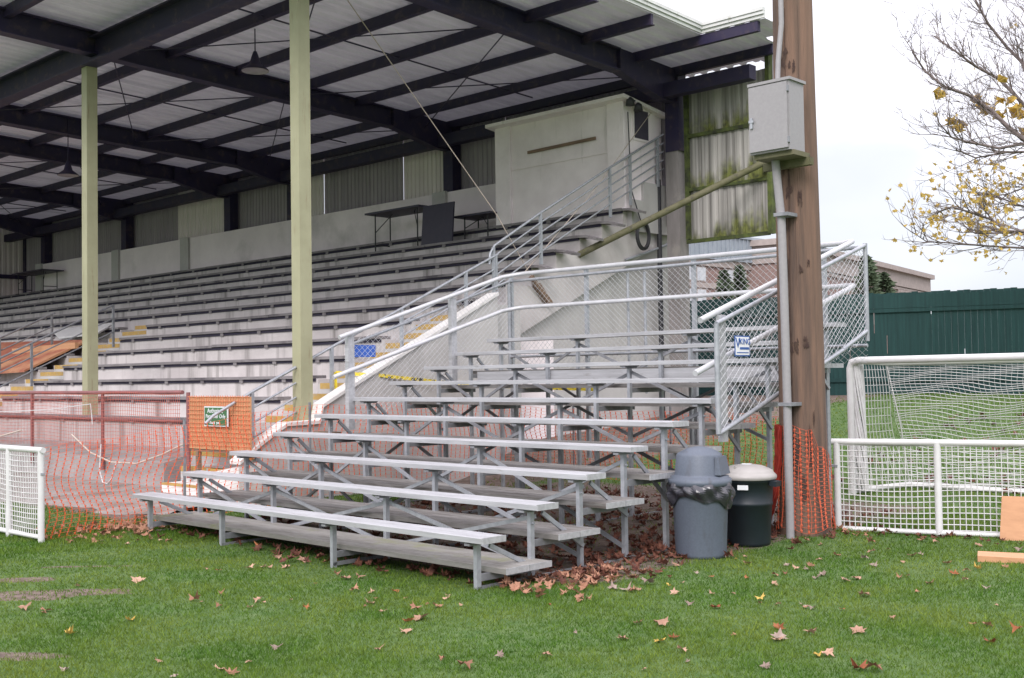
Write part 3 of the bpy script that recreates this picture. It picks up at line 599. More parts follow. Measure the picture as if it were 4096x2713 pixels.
# ------------------------------------------------------------------ bleacher (local frame)
BL = thing('bleacher', 'ten-row aluminium bleacher with chain-link guardrails standing on the grass', 'bleacher', (0,0,0), rz=-TH)
LB = 5.525; D0, Z0, RS, RN = 0, .43, .197, .61; XS = [.16, 1.63, 3.48, 5.33]
def plank(w, h=.045, ng=5):
    p = [(0,0),(0,h-.004),(.004,h)]
    for i in range(ng):
        c = w*(i+.7)/(ng+.4); p += [(c-.007,h),(c-.004,h-.005),(c+.004,h-.005),(c+.007,h)]
    p += [(w-.004,h),(w,h-.004),(w,0)]; return p
for k in range(10):
    y, z = RN*k, Z0+RS*k; x1 = LB
    MB().prism([(y+a, z-.045+b) for a, b in plank(.245)], 'x', 0, x1-.012).build('seat_plank', M['alu'], BL, True)
    if k != 3: MB().box((x1-.012,y-.002,z-.047), (x1,y+.247,z+.002)).build('end_cap', M['alu'], BL, True)
    MB().box((-.012,y-.002,z-.047),(0,y+.247,z+.002)).build('end_cap', M['alu'], BL, True)
    for x in XS:
        g = -.02 if k == 0 else -.05
        gg = gzf(x, y+.12)
        MB().bar((x,y+.12,gg-.02), (x,y+.12,z-.06), .04, .045, up=(0,1,0)).build('leg', M['galv'], BL, True)
    for x in XS: MB().box((x-.03,y+.01,z-.075), (x+.03,y+.235,z-.057)).box((x-.07,y+.03,z-.0575), (x+.07,y+.215,z-.046)).build('seat_bracket', M['galv_dark'], BL, True)
    if k:
        zf = .17+RS*(k-1); yf = .24+RN*(k-1)
        for j in range(2): MB().prism([(yf+.262*j+a, zf-.045+b) for a, b in plank(.255)], 'x', 0.0, LB).build('foot_plank', M['alu_mossy'] if k in (1,) else M['alu_foot'], BL, True)
        for j in range(2):
            MB().box((LB,yf+.262*j-.001,zf-.047), (LB+.01,yf+.262*j+.254,zf+.002)).build('end_cap', M['alu'], BL, True)
        for x in XS: MB().bar((x,yf-.12,zf-.075), (x,yf+.56,zf-.075), .035, .055).build('foot_support', M['galv_dark'], BL, True)
        if k == 8:
            MB().box((0.25,yf+.528,zf+.01), (LB,yf+.545,zf+.18)).build('riser_board', M['alu'], BL, True)
for k in range(1, 10):
    for x in (XS[0], XS[3]):
        y, z = RN*k+.12, Z0+RS*k
        MB().tube([(x+.018,y,z-.17),(x+.042,y,z-.17)], .011, 6).build('bolt', M['galv'], BL, True)
for k in range(9):
    for x in (XS[0], XS[3]):
        y, z = RN*k, Z0+RS*k
        MB().bar((x+.035,y+.22,z-.09), (x+.035,y+.73,max(.10,z-.42-.12*(k > 2))), .022, .036).build('diagonal_brace', M['galv'], BL, True)
for k in (1, 2, 3, 5, 7, 9):
    y, zt = RN*k+.145, Z0+RS*k-.12
    lo = .10 if k < 4 else zt-.75
    for i in range(3):
        a_, b_ = XS[i], XS[i+1]
        MB().bar((a_,y,zt), (b_,y,lo), .022, .034).build('cross_brace', M['galv'] if k < 5 else M['galv_dark'], BL, True)
        MB().bar((a_,y+.032,lo), (b_,y+.032,zt), .022, .034).build('cross_brace', M['galv'] if k < 5 else M['galv_dark'], BL, True)
for x in XS: MB().bar((x,.10,.012), (x,5.7,.012), .04, .03).build('ground_runner', M['galv_dark'], BL, True)
# guardrails
def P3(*p): return p
YB = 6.1
for nm, pts in (('guard_rail', [(0,2.83,2.19),(0,5.80,3.12),(.06,YB-.04,3.17),(.2,YB,3.18),(LB-.2,YB,3.15),(LB-.06,YB-.06,3.15),(LB,5.85,3.11),(LB,2.90,2.16)]),
                ('guard_rail', [(0,2.73,1.68),(0,5.80,2.62),(.06,YB-.04,2.67),(.2,YB,2.68),(LB-.2,YB,2.65),(LB-.06,YB-.06,2.64),(LB,5.85,2.60),(LB,2.80,1.66)])):
    MB().tube(pts, .030, 12).build(nm, M['pipe_white'], BL, True)
for x, y, zb, zt in ((-.045,3.03,1.0,2.22),(-.045,4.85,1.6,2.78),(LB+.029,3.20,1.0,2.22),(LB+.029,4.80,1.6,2.78)):
    MB().box((x-.024 if x > 1 else x-.035,y-.05,zb), (x+.024 if x > 1 else x+.035,y+.05,zt)).build('guard_post', M['alu'], BL, True)
for x in (-.12, 1.36, 3.19, 5.05):
    MB().bar((x,YB+.03,0.5), (x,YB+.03,3.15), .05).build('guard_post', M['galv'], BL, True)
for x in (2.03, 2.32): MB().tube([(x,YB+.12,1.4),(x,YB+.12,3.05)], .02, 8).build('guard_post', M['galv'], BL, True)
# chain-link frames and fabric
XR = LB+.078; XLk = -.12; YR = YB-.02
fr = MB(); fr.tube([(XR,3.05,1.08),(XR,5.58,1.92)], .024, 8); fr.tube([(XR,3.05,2.13),(XR,YR,3.10)], .024, 8); fr.tube([(XR,3.05,1.08),(XR,3.05,2.13)], .026, 10); fr.tube([(XR,YR,2.0),(XR,YR,3.12)], .026, 8); fr.tube([(XR,5.5,1.9),(XR,YR,2.12)],.024,8)
fr.tube([(XLk,YR,3.08),(XR,YR,3.08)], .022, 8); fr.tube([(XLk,YR,1.7),(XLk,YR,3.1)], .026, 8); fr.tube([(XLk,3.03,2.08),(XLk,YR,3.08)], .02, 8); fr.tube([(XLk,YR,1.95),(XR,YR,1.95)],.02,8)
fr.build('fabric_frame', M['galv'], BL, True)
dg = (math.radians(41), math.radians(139)); r_ = .0025
def wavy(f): return f
for poly, f in (([(3.04,1.04),(YR,2.02),(YR,3.10),(3.04,2.12)], lambda u, v: (XR+.012*math.sin(u*9)*math.sin(v*7), u, v)),
                ([(3.0,1.0),(YR,1.95),(YR,3.08),(3.0,2.12)], lambda u, v: (XLk, u, v)),
                ([(XLk,1.75),(XR,1.75),(XR,3.09),(XLk,3.09)], lambda u, v: (u, YR+.01*math.sin(u*5), v))):
    mb = MB(); mesh_fabric(mb, poly, f, .060, dg, r_, 3, .35); mb.build('chain_link', M['pipe_white'], BL, True)
MB().bar((-.2,2.62,.97), (.22,2.62,.97), .12, .05).build('wood_block', M['wood_old'], BL, True)
VS = thing('fence_sign', 'small white and blue sign wired to the chain-link on the bleacher', 'sign', (5.68,3.4,1.8))
xs_ = 5.688; sy0, sy1, sz0, sz1 = 3.21, 3.48, 1.82, 2.02
MB().box((xs_,sy0,sz0), (xs_+.005,sy1,sz1)).build('plate', M['sign_blue'], VS)
MB().box((xs_+.005,sy0+.012,sz0+.012), (xs_+.007,sy1-.012,sz1-.012)).build('face', M['sign_white'], VS)
RV = Matrix.Rotation(math.pi/2, 4, 'Z') @ Matrix.Rotation(math.pi/2, 4, 'X')
text_mesh('V', .14, (xs_+.009,sy0+.05,sz1-.075), RV, M['sign_blue'], 'lettering', VS); text_mesh('IKING', .082, (xs_+.009,sy0+.168,sz1-.060), RV, M['sign_blue'], 'lettering', VS)
MB().box((xs_+.007,sy0+.085,sz0+.065), (xs_+.009,sy1-.02,sz0+.088)).build('printed_bar', M['sign_blue'], VS)
MB().box((xs_+.007,sy0+.03,sz0+.030), (xs_+.009,sy1-.03,sz0+.040)).build('printed_bar', M['sign_blue'], VS)

# ------------------------------------------------------------------ utility pole, cabinet, conduit
PX, PY, PK = 5.925, 4.06, .933
TF = lambda p: (PX+(p[0]-5.52)*PK, PY+(p[1]-4.78)*PK, p[2]*PK+.085)   # the pole group is drafted at one spot and set here
UP = thing('utility_pole', 'thick weathered wooden utility pole with dark knots at the right end of the bleacher', 'utility pole', (5.52,4.78,0))
prof = []; 
mb = MB(); rings = []; nseg = 40
for i in range(29):
    z = -.1+i*.32; r = .255-.0062*max(z,0)*1.25 + (.03*math.exp(-max(z,0)/.35)); lean = -.004*z
    for j in range(nseg):
        t = 2*math.pi*j/nseg
        rr = r*(1+.012*math.sin(3*t+z*.4)+.006*math.sin(11*t+z)); mb.v.append((5.52+rr*math.cos(t)+lean*0, 4.78+rr*math.sin(t), z))
for i in range(28):
    for j in range(nseg): mb.f.append((i*nseg+j, i*nseg+(j+1)%nseg, (i+1)*nseg+(j+1)%nseg, (i+1)*nseg+j)); mb.sm.append(True)
mb.build('pole_shaft', M['pole'], UP)
def on_pole(ang, z, h=.0):
    r = (.255-.00775*max(z,0)+.03*math.exp(-max(z,0)/.35))*1.004+h; return V((5.52+r*math.cos(ang), 4.78+r*math.sin(ang), z))
mb = MB()
def crack(ang, z0, z1, w):
    k = 26; pts = []
    for i in range(k+1):
        z = z0+(z1-z0)*i/k; a_ = ang+.03*math.sin(z*2.1)+.015*math.sin(z*7.3); ww = w*(.4+.6*math.sin(math.pi*i/k))*random.uniform(.6,1.3)
        pts.append((on_pole(a_-ww,z,.004), on_pole(a_+ww,z,.004)))
    vs = [p for q in pts for p in q]; mb.add(vs, [(2*i,2*i+1,2*i+3,2*i+2) for i in range(k)])
va = math.atan2(CAM.y-4.78, CAM.x-5.52)   # side of the pole facing the field
crack(va-.40, .5, 5.6, .034); crack(va-.75, 1.2, 4.2, .012); crack(va+.25, 3.9, 5.6, .008); crack(va-.1, 2.6, 3.3, .006)
for da, z, w, h in ((-.35,3.60,.14,.10),(.12,3.52,.10,.11),(-.62,3.25,.09,.16),(-.25,1.95,.15,.10),(.22,2.0,.12,.08),(-.7,2.1,.12,.2),(-.1,4.95,.14,.10),(-.55,5.05,.2,.12),(-.5,2.75,.05,.25),(.1,2.78,.07,.07),(.45,2.83,.06,.06),(-.3,.75,.2,.3),(.05,.45,.14,.22),(.3,.9,.06,.3),(.35,4.3,.05,.05),(.5,1.2,.05,.12),(-.45,1.4,.06,.3),(-.6,3.9,.07,.2)):
    for _ in range(9):
        a0 = va+da+random.uniform(-w,w)*.9; zz = z+random.uniform(-h,h)*.5; k = 11
        ring = [on_pole(a0+w*random.uniform(.10,.55)*math.cos(2*math.pi*i/k), zz+h*random.uniform(.12,.62)*math.sin(2*math.pi*i/k), .0055) for i in range(k)]
        mb.add([on_pole(a0,zz,.009)]+ring, [(0,1+i,1+(i+1)%k) for i in range(k)], True)
mb.build('knots_and_cracks', M['knot'], UP)
CB = thing('electrical_cabinet', 'grey metal electrical cabinet mounted on the wooden utility pole', 'cabinet', (5.55,4.32,3.97))
MB().box((5.33,4.16,3.98), (5.80,4.46,4.70)).build('cabinet_body', M['cab'], CB)
dr = MB().box((5.335,4.135,4.0), (5.785,4.16,4.685)).build('door', M['cab'], CB)
MB().box((5.36,4.115,4.25), (5.385,4.135,4.36)).box((5.345,4.11,4.31),(5.40,4.12,4.335)).build('latch', M['galv'], dr)
MB().box((5.785,4.13,4.58), (5.80,4.16,4.64)).box((5.785,4.13,4.05), (5.80,4.16,4.11)).build('hinge', M['galv_dark'], dr)
MB().box((5.32,4.14,4.70), (5.82,4.48,4.73)).build('cabinet_lid', M['cab'], CB)
MB().box((5.35,4.2,3.93), (5.82,4.53,3.98)).box((5.3,4.46,3.85),(5.86,4.53,3.93)).build('mounting_board', M['strut'], CB)
CD = thing('conduit_pipe', 'pale grey conduit pipe running down the utility pole from the cabinet', 'conduit', (5.55,4.42,0))
MB().tube([(5.56,4.40,-.05),(5.56,4.40,1.4),(5.54,4.42,2.6),(5.53,4.42,3.3),(5.50,4.40,3.75),(5.50,4.38,3.93)], .044, 12).build('pipe', M['cab'], CD)
MB().tube([(5.53,4.4,4.72),(5.535,4.42,5.0),(5.56,4.46,5.4),(5.56,4.46,8.2)], .028, 10).build('pipe', M['cab'], CD)
for z in (1.35, 3.35): MB().box((5.48,4.345,z-.018), (5.64,4.56,z+.018)).build('strap', M['galv_dark'], CD)

TF = None
# ------------------------------------------------------------------ bins
def bin_body(c, r0, r1, h): return [(0,0),(r0,0),(r0+.004,.02),(r1,h)]
c = (5.79,2.42,gzf(5.79,2.42))
GB = thing('trash_can', 'round grey trash can with domed lid and black liner beside the bleacher', 'trash can', c, 'trash cans beside the bleacher')
MB().lathe(c, [(0,0),(.225,0),(.228,.03),(.252,.60),(.262,.62),(.262,.66)], 48).build('can_body', M['bin_grey'], GB)
mb = MB(); n = 64; rows = 8
for i in range(rows+1):
    for j in range(n):
        t = 2*math.pi*j/n; f = i/rows
        d = .17+.045*math.sin(2*t+1)+.025*math.sin(5*t)
        rr = .266+.050*math.sin(math.pi*min(1,.12+f*.8))*(.62+.38*math.sin(6*t+f*4+math.sin(3*t))+.25*math.sin(15*t-f*5)) - .006*f
        mb.v.append((c[0]+rr*math.cos(t), c[1]+rr*math.sin(t), c[2]+.665-d*f + .006*math.sin(9*t+f*5)))
for i in range(rows):
    for j in range(n): mb.f.append((i*n+j, i*n+(j+1)%n, (i+1)*n+(j+1)%n, (i+1)*n+j)); mb.sm.append(False)
mb.build('bin_liner', M['liner'], GB)
ld_ = MB().lathe(c, [(.27,.64),(.285,.645),(.285,.70),(.262,.705),(.262,.722),(.228,.728),(.224,.74),(.208,.905),(.198,.925),(.11,.97),(.04,.985),(0,.987)], 48).build('dome_lid', M['bin_grey'], GB)
ang = .25
m_ = MB()
for s_ in (0,):
    # flap opening frame on the right of the dome
    ax, ay = math.cos(ang), math.sin(ang); tx, ty = -ay, ax
    pts = [(c[0]+ax*.245+tx*u, c[1]+ay*.245+ty*u, c[2]+v) for u, v in ((-.13,.74),(.13,.74),(.115,.90),(-.115,.90))]
    pts2 = [(p[0]-ax*.06, p[1]-ay*.06, p[2]) for p in pts]
    m_.hexa([pts2[0],pts[0],pts[1],pts2[1],pts2[3],(pts[3][0]-ax*.03,pts[3][1]-ay*.03,pts[3][2]),(pts[2][0]-ax*.03,pts[2][1]-ay*.03,pts[2][2]),pts2[2]])
m_.build('flap_door', M['bin_grey'], ld_)
c = (5.74,3.30,gzf(5.74,3.3))
DB = thing('trash_can', 'dark green-black trash can with beige lid behind the grey one', 'trash can', c, 'trash cans beside the bleacher')
MB().lathe(c, [(0,0),(.205,0),(.21,.03),(.232,.38),(.24,.385),(.24,.41),(.236,.415),(.248,.60),(.262,.605),(.262,.64)], 48).build('can_body', M['bin_dark'], DB)
MB().lathe(c, [(.275,.63),(.282,.64),(.282,.665),(.262,.685),(.25,.70),(.245,.715),(.15,.755),(.06,.768),(0,.77)], 48).box((c[0]-.02,c[1]-.2,c[2]+.735),(c[0]+.0,c[1]-.04,c[2]+.76)).build('lid', M['lid_beige'], DB)
for a_ in (va-.15+1.35, va-.15+1.35+math.pi):
    ax, ay = math.cos(a_), math.sin(a_)
    MB().bar((c[0]+ax*.25,c[1]+ay*.25,c[2]+.60), (c[0]+ax*.32,c[1]+ay*.32,c[2]+.59), .12, .05).build('handle', M['bin_dark'], DB)
a_ = math.atan2(CAM.y-c[1], CAM.x-c[0])-.16; ax, ay = math.cos(a_), math.sin(a_)
MB().bar((c[0]+ax*.258-ay*.05,c[1]+ay*.258+ax*.05,c[2]+.565), (c[0]+ax*.258+ay*.05,c[1]+ay*.258-ax*.05,c[2]+.565), .006, .045).build('sticker', M['sign_white'], DB)
MB().bar((c[0]+ax*.03-ay*.05,c[1]+ay*.03+ax*.05,c[2]+.772), (c[0]+ax*.03+ay*.04,c[1]+ay*.03-ax*.04,c[2]+.772), .05, .006).build('sticker', M['sign_white'], DB)

# ------------------------------------------------------------------ orange plastic fence
NP = [(-.36,-.86,.0,.96),(-.45,-.2,.0,1.02),(-.55,.6,.0,1.10),(-.68,1.6,.02,1.18),(-.80,2.7,.05,1.30),(-.85,4.2,.08,1.30),(-.8,6.5,.12,1.22),(.6,6.75,.15,1.15),(2.6,6.85,.12,1.12),(4.2,6.75,.08,1.10),(4.95,5.85,.05,1.08),(5.5,4.6,.0,1.10)]
cum = [0]
for a_, b_ in zip(NP[:-1], NP[1:]): cum.append(cum[-1]+math.dist(a_[:2], b_[:2]))
def netpt(s, t):
    x = np.interp(s, cum, [p[0] for p in NP]); y = np.interp(s, cum, [p[1] for p in NP])
    z0 = np.interp(s, cum, [p[2] for p in NP])+gzf(x,y); z1 = np.interp(s, cum, [p[3] for p in NP])
    zz = z0+(z1-z0)*t
    sag = math.sin(math.pi*t)
    return V((x+.045*sag*math.sin(s*2.3+t*3)+.03*math.sin(t*7+s*.8)*sag, y+.05*sag*math.sin(s*1.7+1+t*4)+.035*math.sin(t*8+s*1.3)*sag, zz+.015*math.sin(s*5)))
def net(mb, fpt, s0, s1, sp, nk, rv=.0045, kn=.013, kh=.020, hr=.0018):
    s = s0; cols = []
    while s <= s1:
        pts = [fpt(s, i/nk) for i in range(nk+1)]; mb.tube(pts, rv, 4, False); cols.append(pts)
        tn = (fpt(s+.03, .5)-fpt(s-.03, .5)); tn.z = 0; tn = tn.normalized() if tn.length > 1e-6 else V((1,0,0)); nn = V((-tn.y, tn.x, 0))
        for p in pts[:-1]:
            q = p + V((0,0,.02)); mb.add([q+tn*kn, q+V((0,0,kh)), q-tn*kn, q-V((0,0,kh)), q+nn*.003, q-nn*.003],
                 [(0,1,4),(1,2,4),(2,3,4),(3,0,4),(1,0,5),(2,1,5),(3,2,5),(0,3,5)])
        s += sp
    for i in range(nk+1): mb.tube([c_[i] for c_ in cols], hr, 3, False)
mb = MB(); net(mb, netpt, 0.02, cum[-1], .095, 21, .0034, .0125, .0150)
OF = thing('safety_fence', 'orange plastic mesh safety fence sagging around the left end and back of the bleacher', 'safety fence', (-.6,1.5,0))
mb.build('mesh', M['orange'], OF)
for x, y, h in ((-.62,1.0,1.2),(-.82,3.0,1.35),(.6,6.8,1.2),(4.3,6.82,1.15),(2.3,6.9,1.2)): MB().bar((x,y,0), (x,y,h), .025).build('stake', M['galv_dark'], OF)
def wrap(s, t):
    a_ = va-1.0+s*1.0; z = .02+1.08*t*(1-.12*s*(s > 1.5))
    r = .262+.03*math.exp(-z/.3)-.0078*z+.012+.012*math.sin(s*9+t*5)+.02*(1-t)
    return V((5.52+r*math.cos(a_), 4.78+r*math.sin(a_), z+.03*math.sin(s*4)))
mb = MB(); net(mb, wrap, -.25, 2.6, .23, 19, .0034, .0145, .019, .0022); 
for q in range(5): mb.tube([wrap(.15+q*.35+.05*math.sin(t*9), t) for t in np.linspace(.02,1,16)], .0035, 4, False)
TF = lambda p: (PX+(p[0]-5.52)*PK, PY+(p[1]-4.78)*PK, p[2]*PK+.085)
tag(mb.build('pole_netting', M['orange_dull']), 'orange plastic netting wrapped around the base of the utility pole', 'netting')
mb = MB()
for q in range(26):
    a_ = va-1.05+random.uniform(-.3,.15); o = random.uniform(0,.07)
    pts = []
    for t in np.linspace(0,1,12):
        r = .262+o*.5+.16*(1-t)**3+.012*math.sin(t*20+q)
        aa = a_-.25*(1-t)**2; pts.append((5.52+r*math.cos(aa), 4.78+r*math.sin(aa), .0+1.12*t+random.uniform(-.01,.01)))
    mb.tube(pts, .009, 4)
tag(mb.build('bunched_netting', M['orange_dark']), 'dark red bundle of gathered netting hanging on the left side of the utility pole', 'netting')
TF = None

# ------------------------------------------------------------------ white pipe and mesh barriers
def barrier(label, P0, P1, H, posts, sp=.055):
    P0, P1 = V(P0), V(P1); d = P1-P0; L_ = d.length; d = d.normalized(); nrm = V((-d.y,d.x,0))
    B_ = thing('mesh_barrier', label, 'barrier', P0, 'white pipe barriers with square mesh')
    f = lambda u, v: P0+d*u+V((0,0,v))
    MB().tube([f(-.05,H), f(L_+.05,H)], .032, 12).build('top_rail', M['white'], B_)
    MB().tube([f(0,.03), f(L_,.03)], .024, 10).build('bottom_rail', M['white'], B_)
    for u in posts: MB().tube([f(u,-.03), f(u,H)], .034 if u in (0,) else .036, 12).build('post', M['white'], B_)
    mb = MB(); mesh_fabric(mb, [(.02,.04),(L_,.04),(L_,H-.02),(.02,H-.02)], lambda u, v: f(u,v)+nrm*.012*math.sin(u*6+v*5)-V((0,0,.02*math.sin(u*3.2)*math.sin(math.pi*v/H))), sp, (0, math.pi/2), .0054, 4, .12)
    mb.build('mesh_panel', M['net_white'], B_); 
    for z in (H-.25,): MB().box(tuple(f(-.06,z)-V((.02,.02,.012))), tuple(f(.0,z)+V((.02,.02,.012)))).build('clip', M['galv'], B_)
    return B_
barrier('white pipe barrier with square mesh right of the utility pole before the goal', (5.98,4.66,0), (8.9,5.62,0), .93, (0,.98,2.0,3.0), .056)
barrier('white pipe barrier with square mesh at the left edge by the orange fence', (-.27,-.9,0), (-3.1,-.93,0), .95, (0,.78,1.6,2.8), .055)

# ------------------------------------------------------------------ soccer goal
GL = thing('soccer_goal', 'white soccer goal with sagging net on the grass before the green fence', 'soccer goal', (4.5,8.05,0))
F0 = V((4.45,8.05,0)); F1 = V((9.2,7.6,0)); gd = (F1-F0).normalized(); gn = V((-gd.y,gd.x,0)); gl = (F1-F0).length
def gp(u, v, z): p = F0+gd*u+gn*v; return V((p.x,p.y,z+ (gzf(p.x,p.y) if z < 1 else 0)))
MB().tube([gp(0,0,0),gp(0,0,1.70),gp(.03,0,1.78),gp(.12,0,1.80),gp(gl-.1,0,1.80),gp(gl,0,1.72),gp(gl,0,0)], .05, 14).build('goal_frame', M['white'], GL)
MB().tube([gp(.05,0,1.79),gp(.10,.75,1.76),gp(gl-.1,.75,1.76),gp(gl,0,1.79)], .032, 10).build('top_bar', M['white'], GL)
MB().tube([gp(0,0,.05),gp(.12,1.25,.05),gp(gl-.1,1.25,.05),gp(gl,0,.05)], .04, 10).build('ground_bar', M['white'], GL)
MB().tube([gp(.10,.75,1.76),gp(.18,.95,.9),gp(.12,1.25,.08)], .009, 8).build('back_stay', M['white'], GL)
mb = MB()
def gback(u, v):
    t = v; return gp(.12+u, .75+.5*t**1.6+.05*math.sin(u*2.1)*math.sin(math.pi*t), 1.76-1.68*(t**1.25)-.035*math.sin(u*3.3+1+t*5)*math.sin(math.pi*t))
nu, nv = int((gl-.2)/.075), 40
for i in range(nu+1): mb.tube([gback(i*.075+.015*math.sin(j*.5), j/nv) for j in range(nv+1)], .0027, 3, False)
for j in range(nv+1): mb.tube([gback(i*.075, min(1,max(0,j/nv+.010*math.sin(i*.5+j)))) for i in range(nu+1)], .0054, 3, False)
def gside(u, v): return gp(.02+.06*u+.03*math.sin(v*8)*u, u*(.75+.5*v**1.6), 1.78-1.7*v)
for i in range(13): mb.tube([gside(i/12, j/16) for j in range(17)], .005, 3, False)
for j in range(17): mb.tube([gside(i/12, j/16) for i in range(13)], .004, 3, False)
for q in range(30):   # net gathered round the near post
    a_ = random.uniform(0,6.28); mb.tube([gp(.06+.08*math.cos(a_+t*3)*(.6+t), .10+.09*math.sin(a_+t*2.5), 1.76-1.7*t) for t in np.linspace(0,1,10)], .012, 4, False)
mb.build('net', M['net_white'], GL)

# lumber at the right edge
tag(MB().hexa([(7.49,4.99,.0),(8.5,5.31,.0),(8.49,5.34,0),(7.48,5.02,0),(7.49,5.08,.42),(8.5,5.40,.42),(8.49,5.43,.42),(7.48,5.11,.42)]).build('leaning_plywood', M['wood']), 'new plywood panel leaning against the white barrier at the right edge', 'plywood')
tag(MB().hexa([(7.80,3.63,.0),(9.6,4.18,.0),(9.48,4.46,.0),(7.70,3.90,.0),(7.80,3.63,.055),(9.6,4.18,.055),(9.48,4.46,.055),(7.70,3.90,.055)]).build('lumber_plank', M['wood']), 'new pale lumber plank lying flat on the grass at the right edge', 'plank')

# ------------------------------------------------------------------ green board fence
FP = at(2100, 918, 26); fd = V((.93,.36,0)).normalized()
GF = thing('board_fence', 'tall dark green board fence with pale gaps running behind the soccer goal', 'fence', (FP.x,FP.y,1))
fn = V((-fd.y,fd.x,0))
def fpt(u, w, z): return FP+fd*u+fn*w+V((0,0,z-FP.z))
def fbase(u): return 1.0
mb = MB(); u = -26; 
gaps = set()
while u < 9:
    w_ = .138; zt = 3.46+random.uniform(-.015,.015); zb = .85
    g = -.003; 
    g = .001
    a0, b0 = fpt(u,0,zb), fpt(u+w_,0,zb); c0, d0 = fpt(u+w_,.025,zb), fpt(u,.025,zb); k = random.uniform(-.004,.004)
    cuts = [(zb, zt, 0)]
    if u > -5 and random.random() < .22:
        z1 = random.uniform(1.6, 3.2); z2 = min(zt, z1+random.uniform(.12,.6)); cuts = [(zb,z1,0),(z1,z2,.013),(z2,zt,0)]
    for q0, q1, nw in cuts:
        if q1-q0 < .01: continue
        e_ = fd*nw; h0, h1 = V((0,0,q0-zb)), V((0,0,q1-zb)); mb.hexa([a0+h0,b0-e_+h0,c0-e_+h0,d0+h0,a0+h1,b0-e_+h1,c0-e_+h1,d0+h1])
    u += w_+g
mb.build('boards', M['green_fence'], GF)
mb = MB()
for z in (1.45, 3.05):
    p = [fpt(-26,-.04,z-.045),fpt(9,-.04,z-.045),fpt(9,-.002,z-.045),fpt(-26,-.002,z-.045)]; mb.hexa(p+[q+V((0,0,.09)) for q in p])
mb.build('rail', M['green_fence'], GF)
p = [fpt(-26,-.045,3.10),fpt(9,-.045,3.10),fpt(9,-.002,3.10),fpt(-26,-.002,3.10)]
MB().hexa(p+[q+V((0,0,.30)) for q in p]).build('top_board', M['green_fence'], GF)
for u in np.arange(-25, 9, 2.4):
    p = [fpt(u,.026,.8),fpt(u+.1,.026,.8),fpt(u+.1,.12,.8),fpt(u,.12,.8)]; MB().hexa(p+[q+V((0,0,2.5)) for q in p]).build('fence_post', M['green_fence'], GF)

# ------------------------------------------------------------------ school buildings behind
def facade(name, label, P, brg, L_, dep, zb, zt):
    d = V((math.sin(brg), math.cos(brg), 0)); n_ = V((-d.y, d.x, 0))
    R_ = thing(name, label, 'building', (P.x,P.y,zb))
    f = lambda u, w, z: V((P.x,P.y,0))+d*u+n_*w+V((0,0,z))
    def bx(u0,u1,w0,w1,z0,z1):
        q = [f(u0,w0,z0),f(u1,w0,z0),f(u1,w1,z0),f(u0,w1,z0)]; return q+[V((p.x,p.y,z1)) for p in q]
    return R_, bx
PA = at(1560, 596, 62)
RA, bx = facade('brick_school', 'brick school wing with pale bands and grey metal roof behind the bleacher', PA, math.radians(2.5), 20, 12, 0, PA.z)
zt = PA.z
MB().hexa(bx(-6,16,0,12,0,zt)).build('wall', M['brick'], RA)
MB().hexa(bx(-6,16,-.12,0,zt-.30,zt+.1)).hexa(bx(-6,16,-.08,0,zt-1.55,zt-1.25)).hexa(bx(-6,16,-.08,0,zt-3.7,zt-3.4)).build('stone_band', M['stone'], RA)
q = bx(-6,13,-.2,12,zt+.1,zt+1.5); 
mb = MB(); 
for i in range(46):
    u0 = -6+i*.42; mb.hexa(bx(u0,u0+.36,-.25,3,zt+.1,zt+1.45)); mb.hexa(bx(u0+.36,u0+.42,-.31,3,zt+.1,zt+1.45))
mb.hexa(bx(-6.1,13.4,-.35,12,zt+1.45,zt+1.6)); mb.build('metal_roof', M['metal_roof'], RA)
for u in (0.6,1.9,4.6,5.9,8.6,9.9,12.6,13.9):
    for z0, h in ((zt-1.2,.85),(zt-3.2,1.6)):
        w = MB().hexa(bx(u,u+.9,-.05,.0,z0,z0+h)).build('window', M['stone'], RA); MB().hexa(bx(u+.06,u+.84,-.06,-.05,z0+.06,z0+h-.06)).build('pane', M['pane'] if (u*10)%3 < 1.5 or z0 > zt-2 else M['glass'], w)
PBd = at(1800, 552, 66)
RB, bx = facade('brick_school', 'long brick school hall with heavy stone cornice right of the utility pole', PBd, math.radians(-8.8), 30, 12, 0, PBd.z)
zt = PBd.z-.3; LL = 33
MB().hexa(bx(0,LL,0,12,0,zt-.2)).build('wall', M['brick'], RB)
MB().hexa(bx(-.3,LL+.3,-.5,12,zt-.05,zt+.3)).hexa(bx(-.1,LL+.1,-.2,12,zt-1.1,zt-.05)).hexa(bx(-.1,LL+.1,-.12,0,zt-1.35,zt-1.15)).hexa(bx(LL-9,LL,-.12,0,zt-3.6,zt-1.3)).build('cornice', M['stone'], RB)
for u in (LL-17, LL-14, LL-11): 
    q = bx(u,u+1.8,-.1,0,zt-4.2,zt-2.6); MB().hexa(q).build('window', M['stone'], RB)
mb = MB()
for i in range(7): mb.hexa(bx(LL-8.6+i*1.2,LL-8.6+i*1.2+.25,-.2,-.12,zt-3.5,zt-1.4))
mb.build('pilasters', M['stone'], RB)
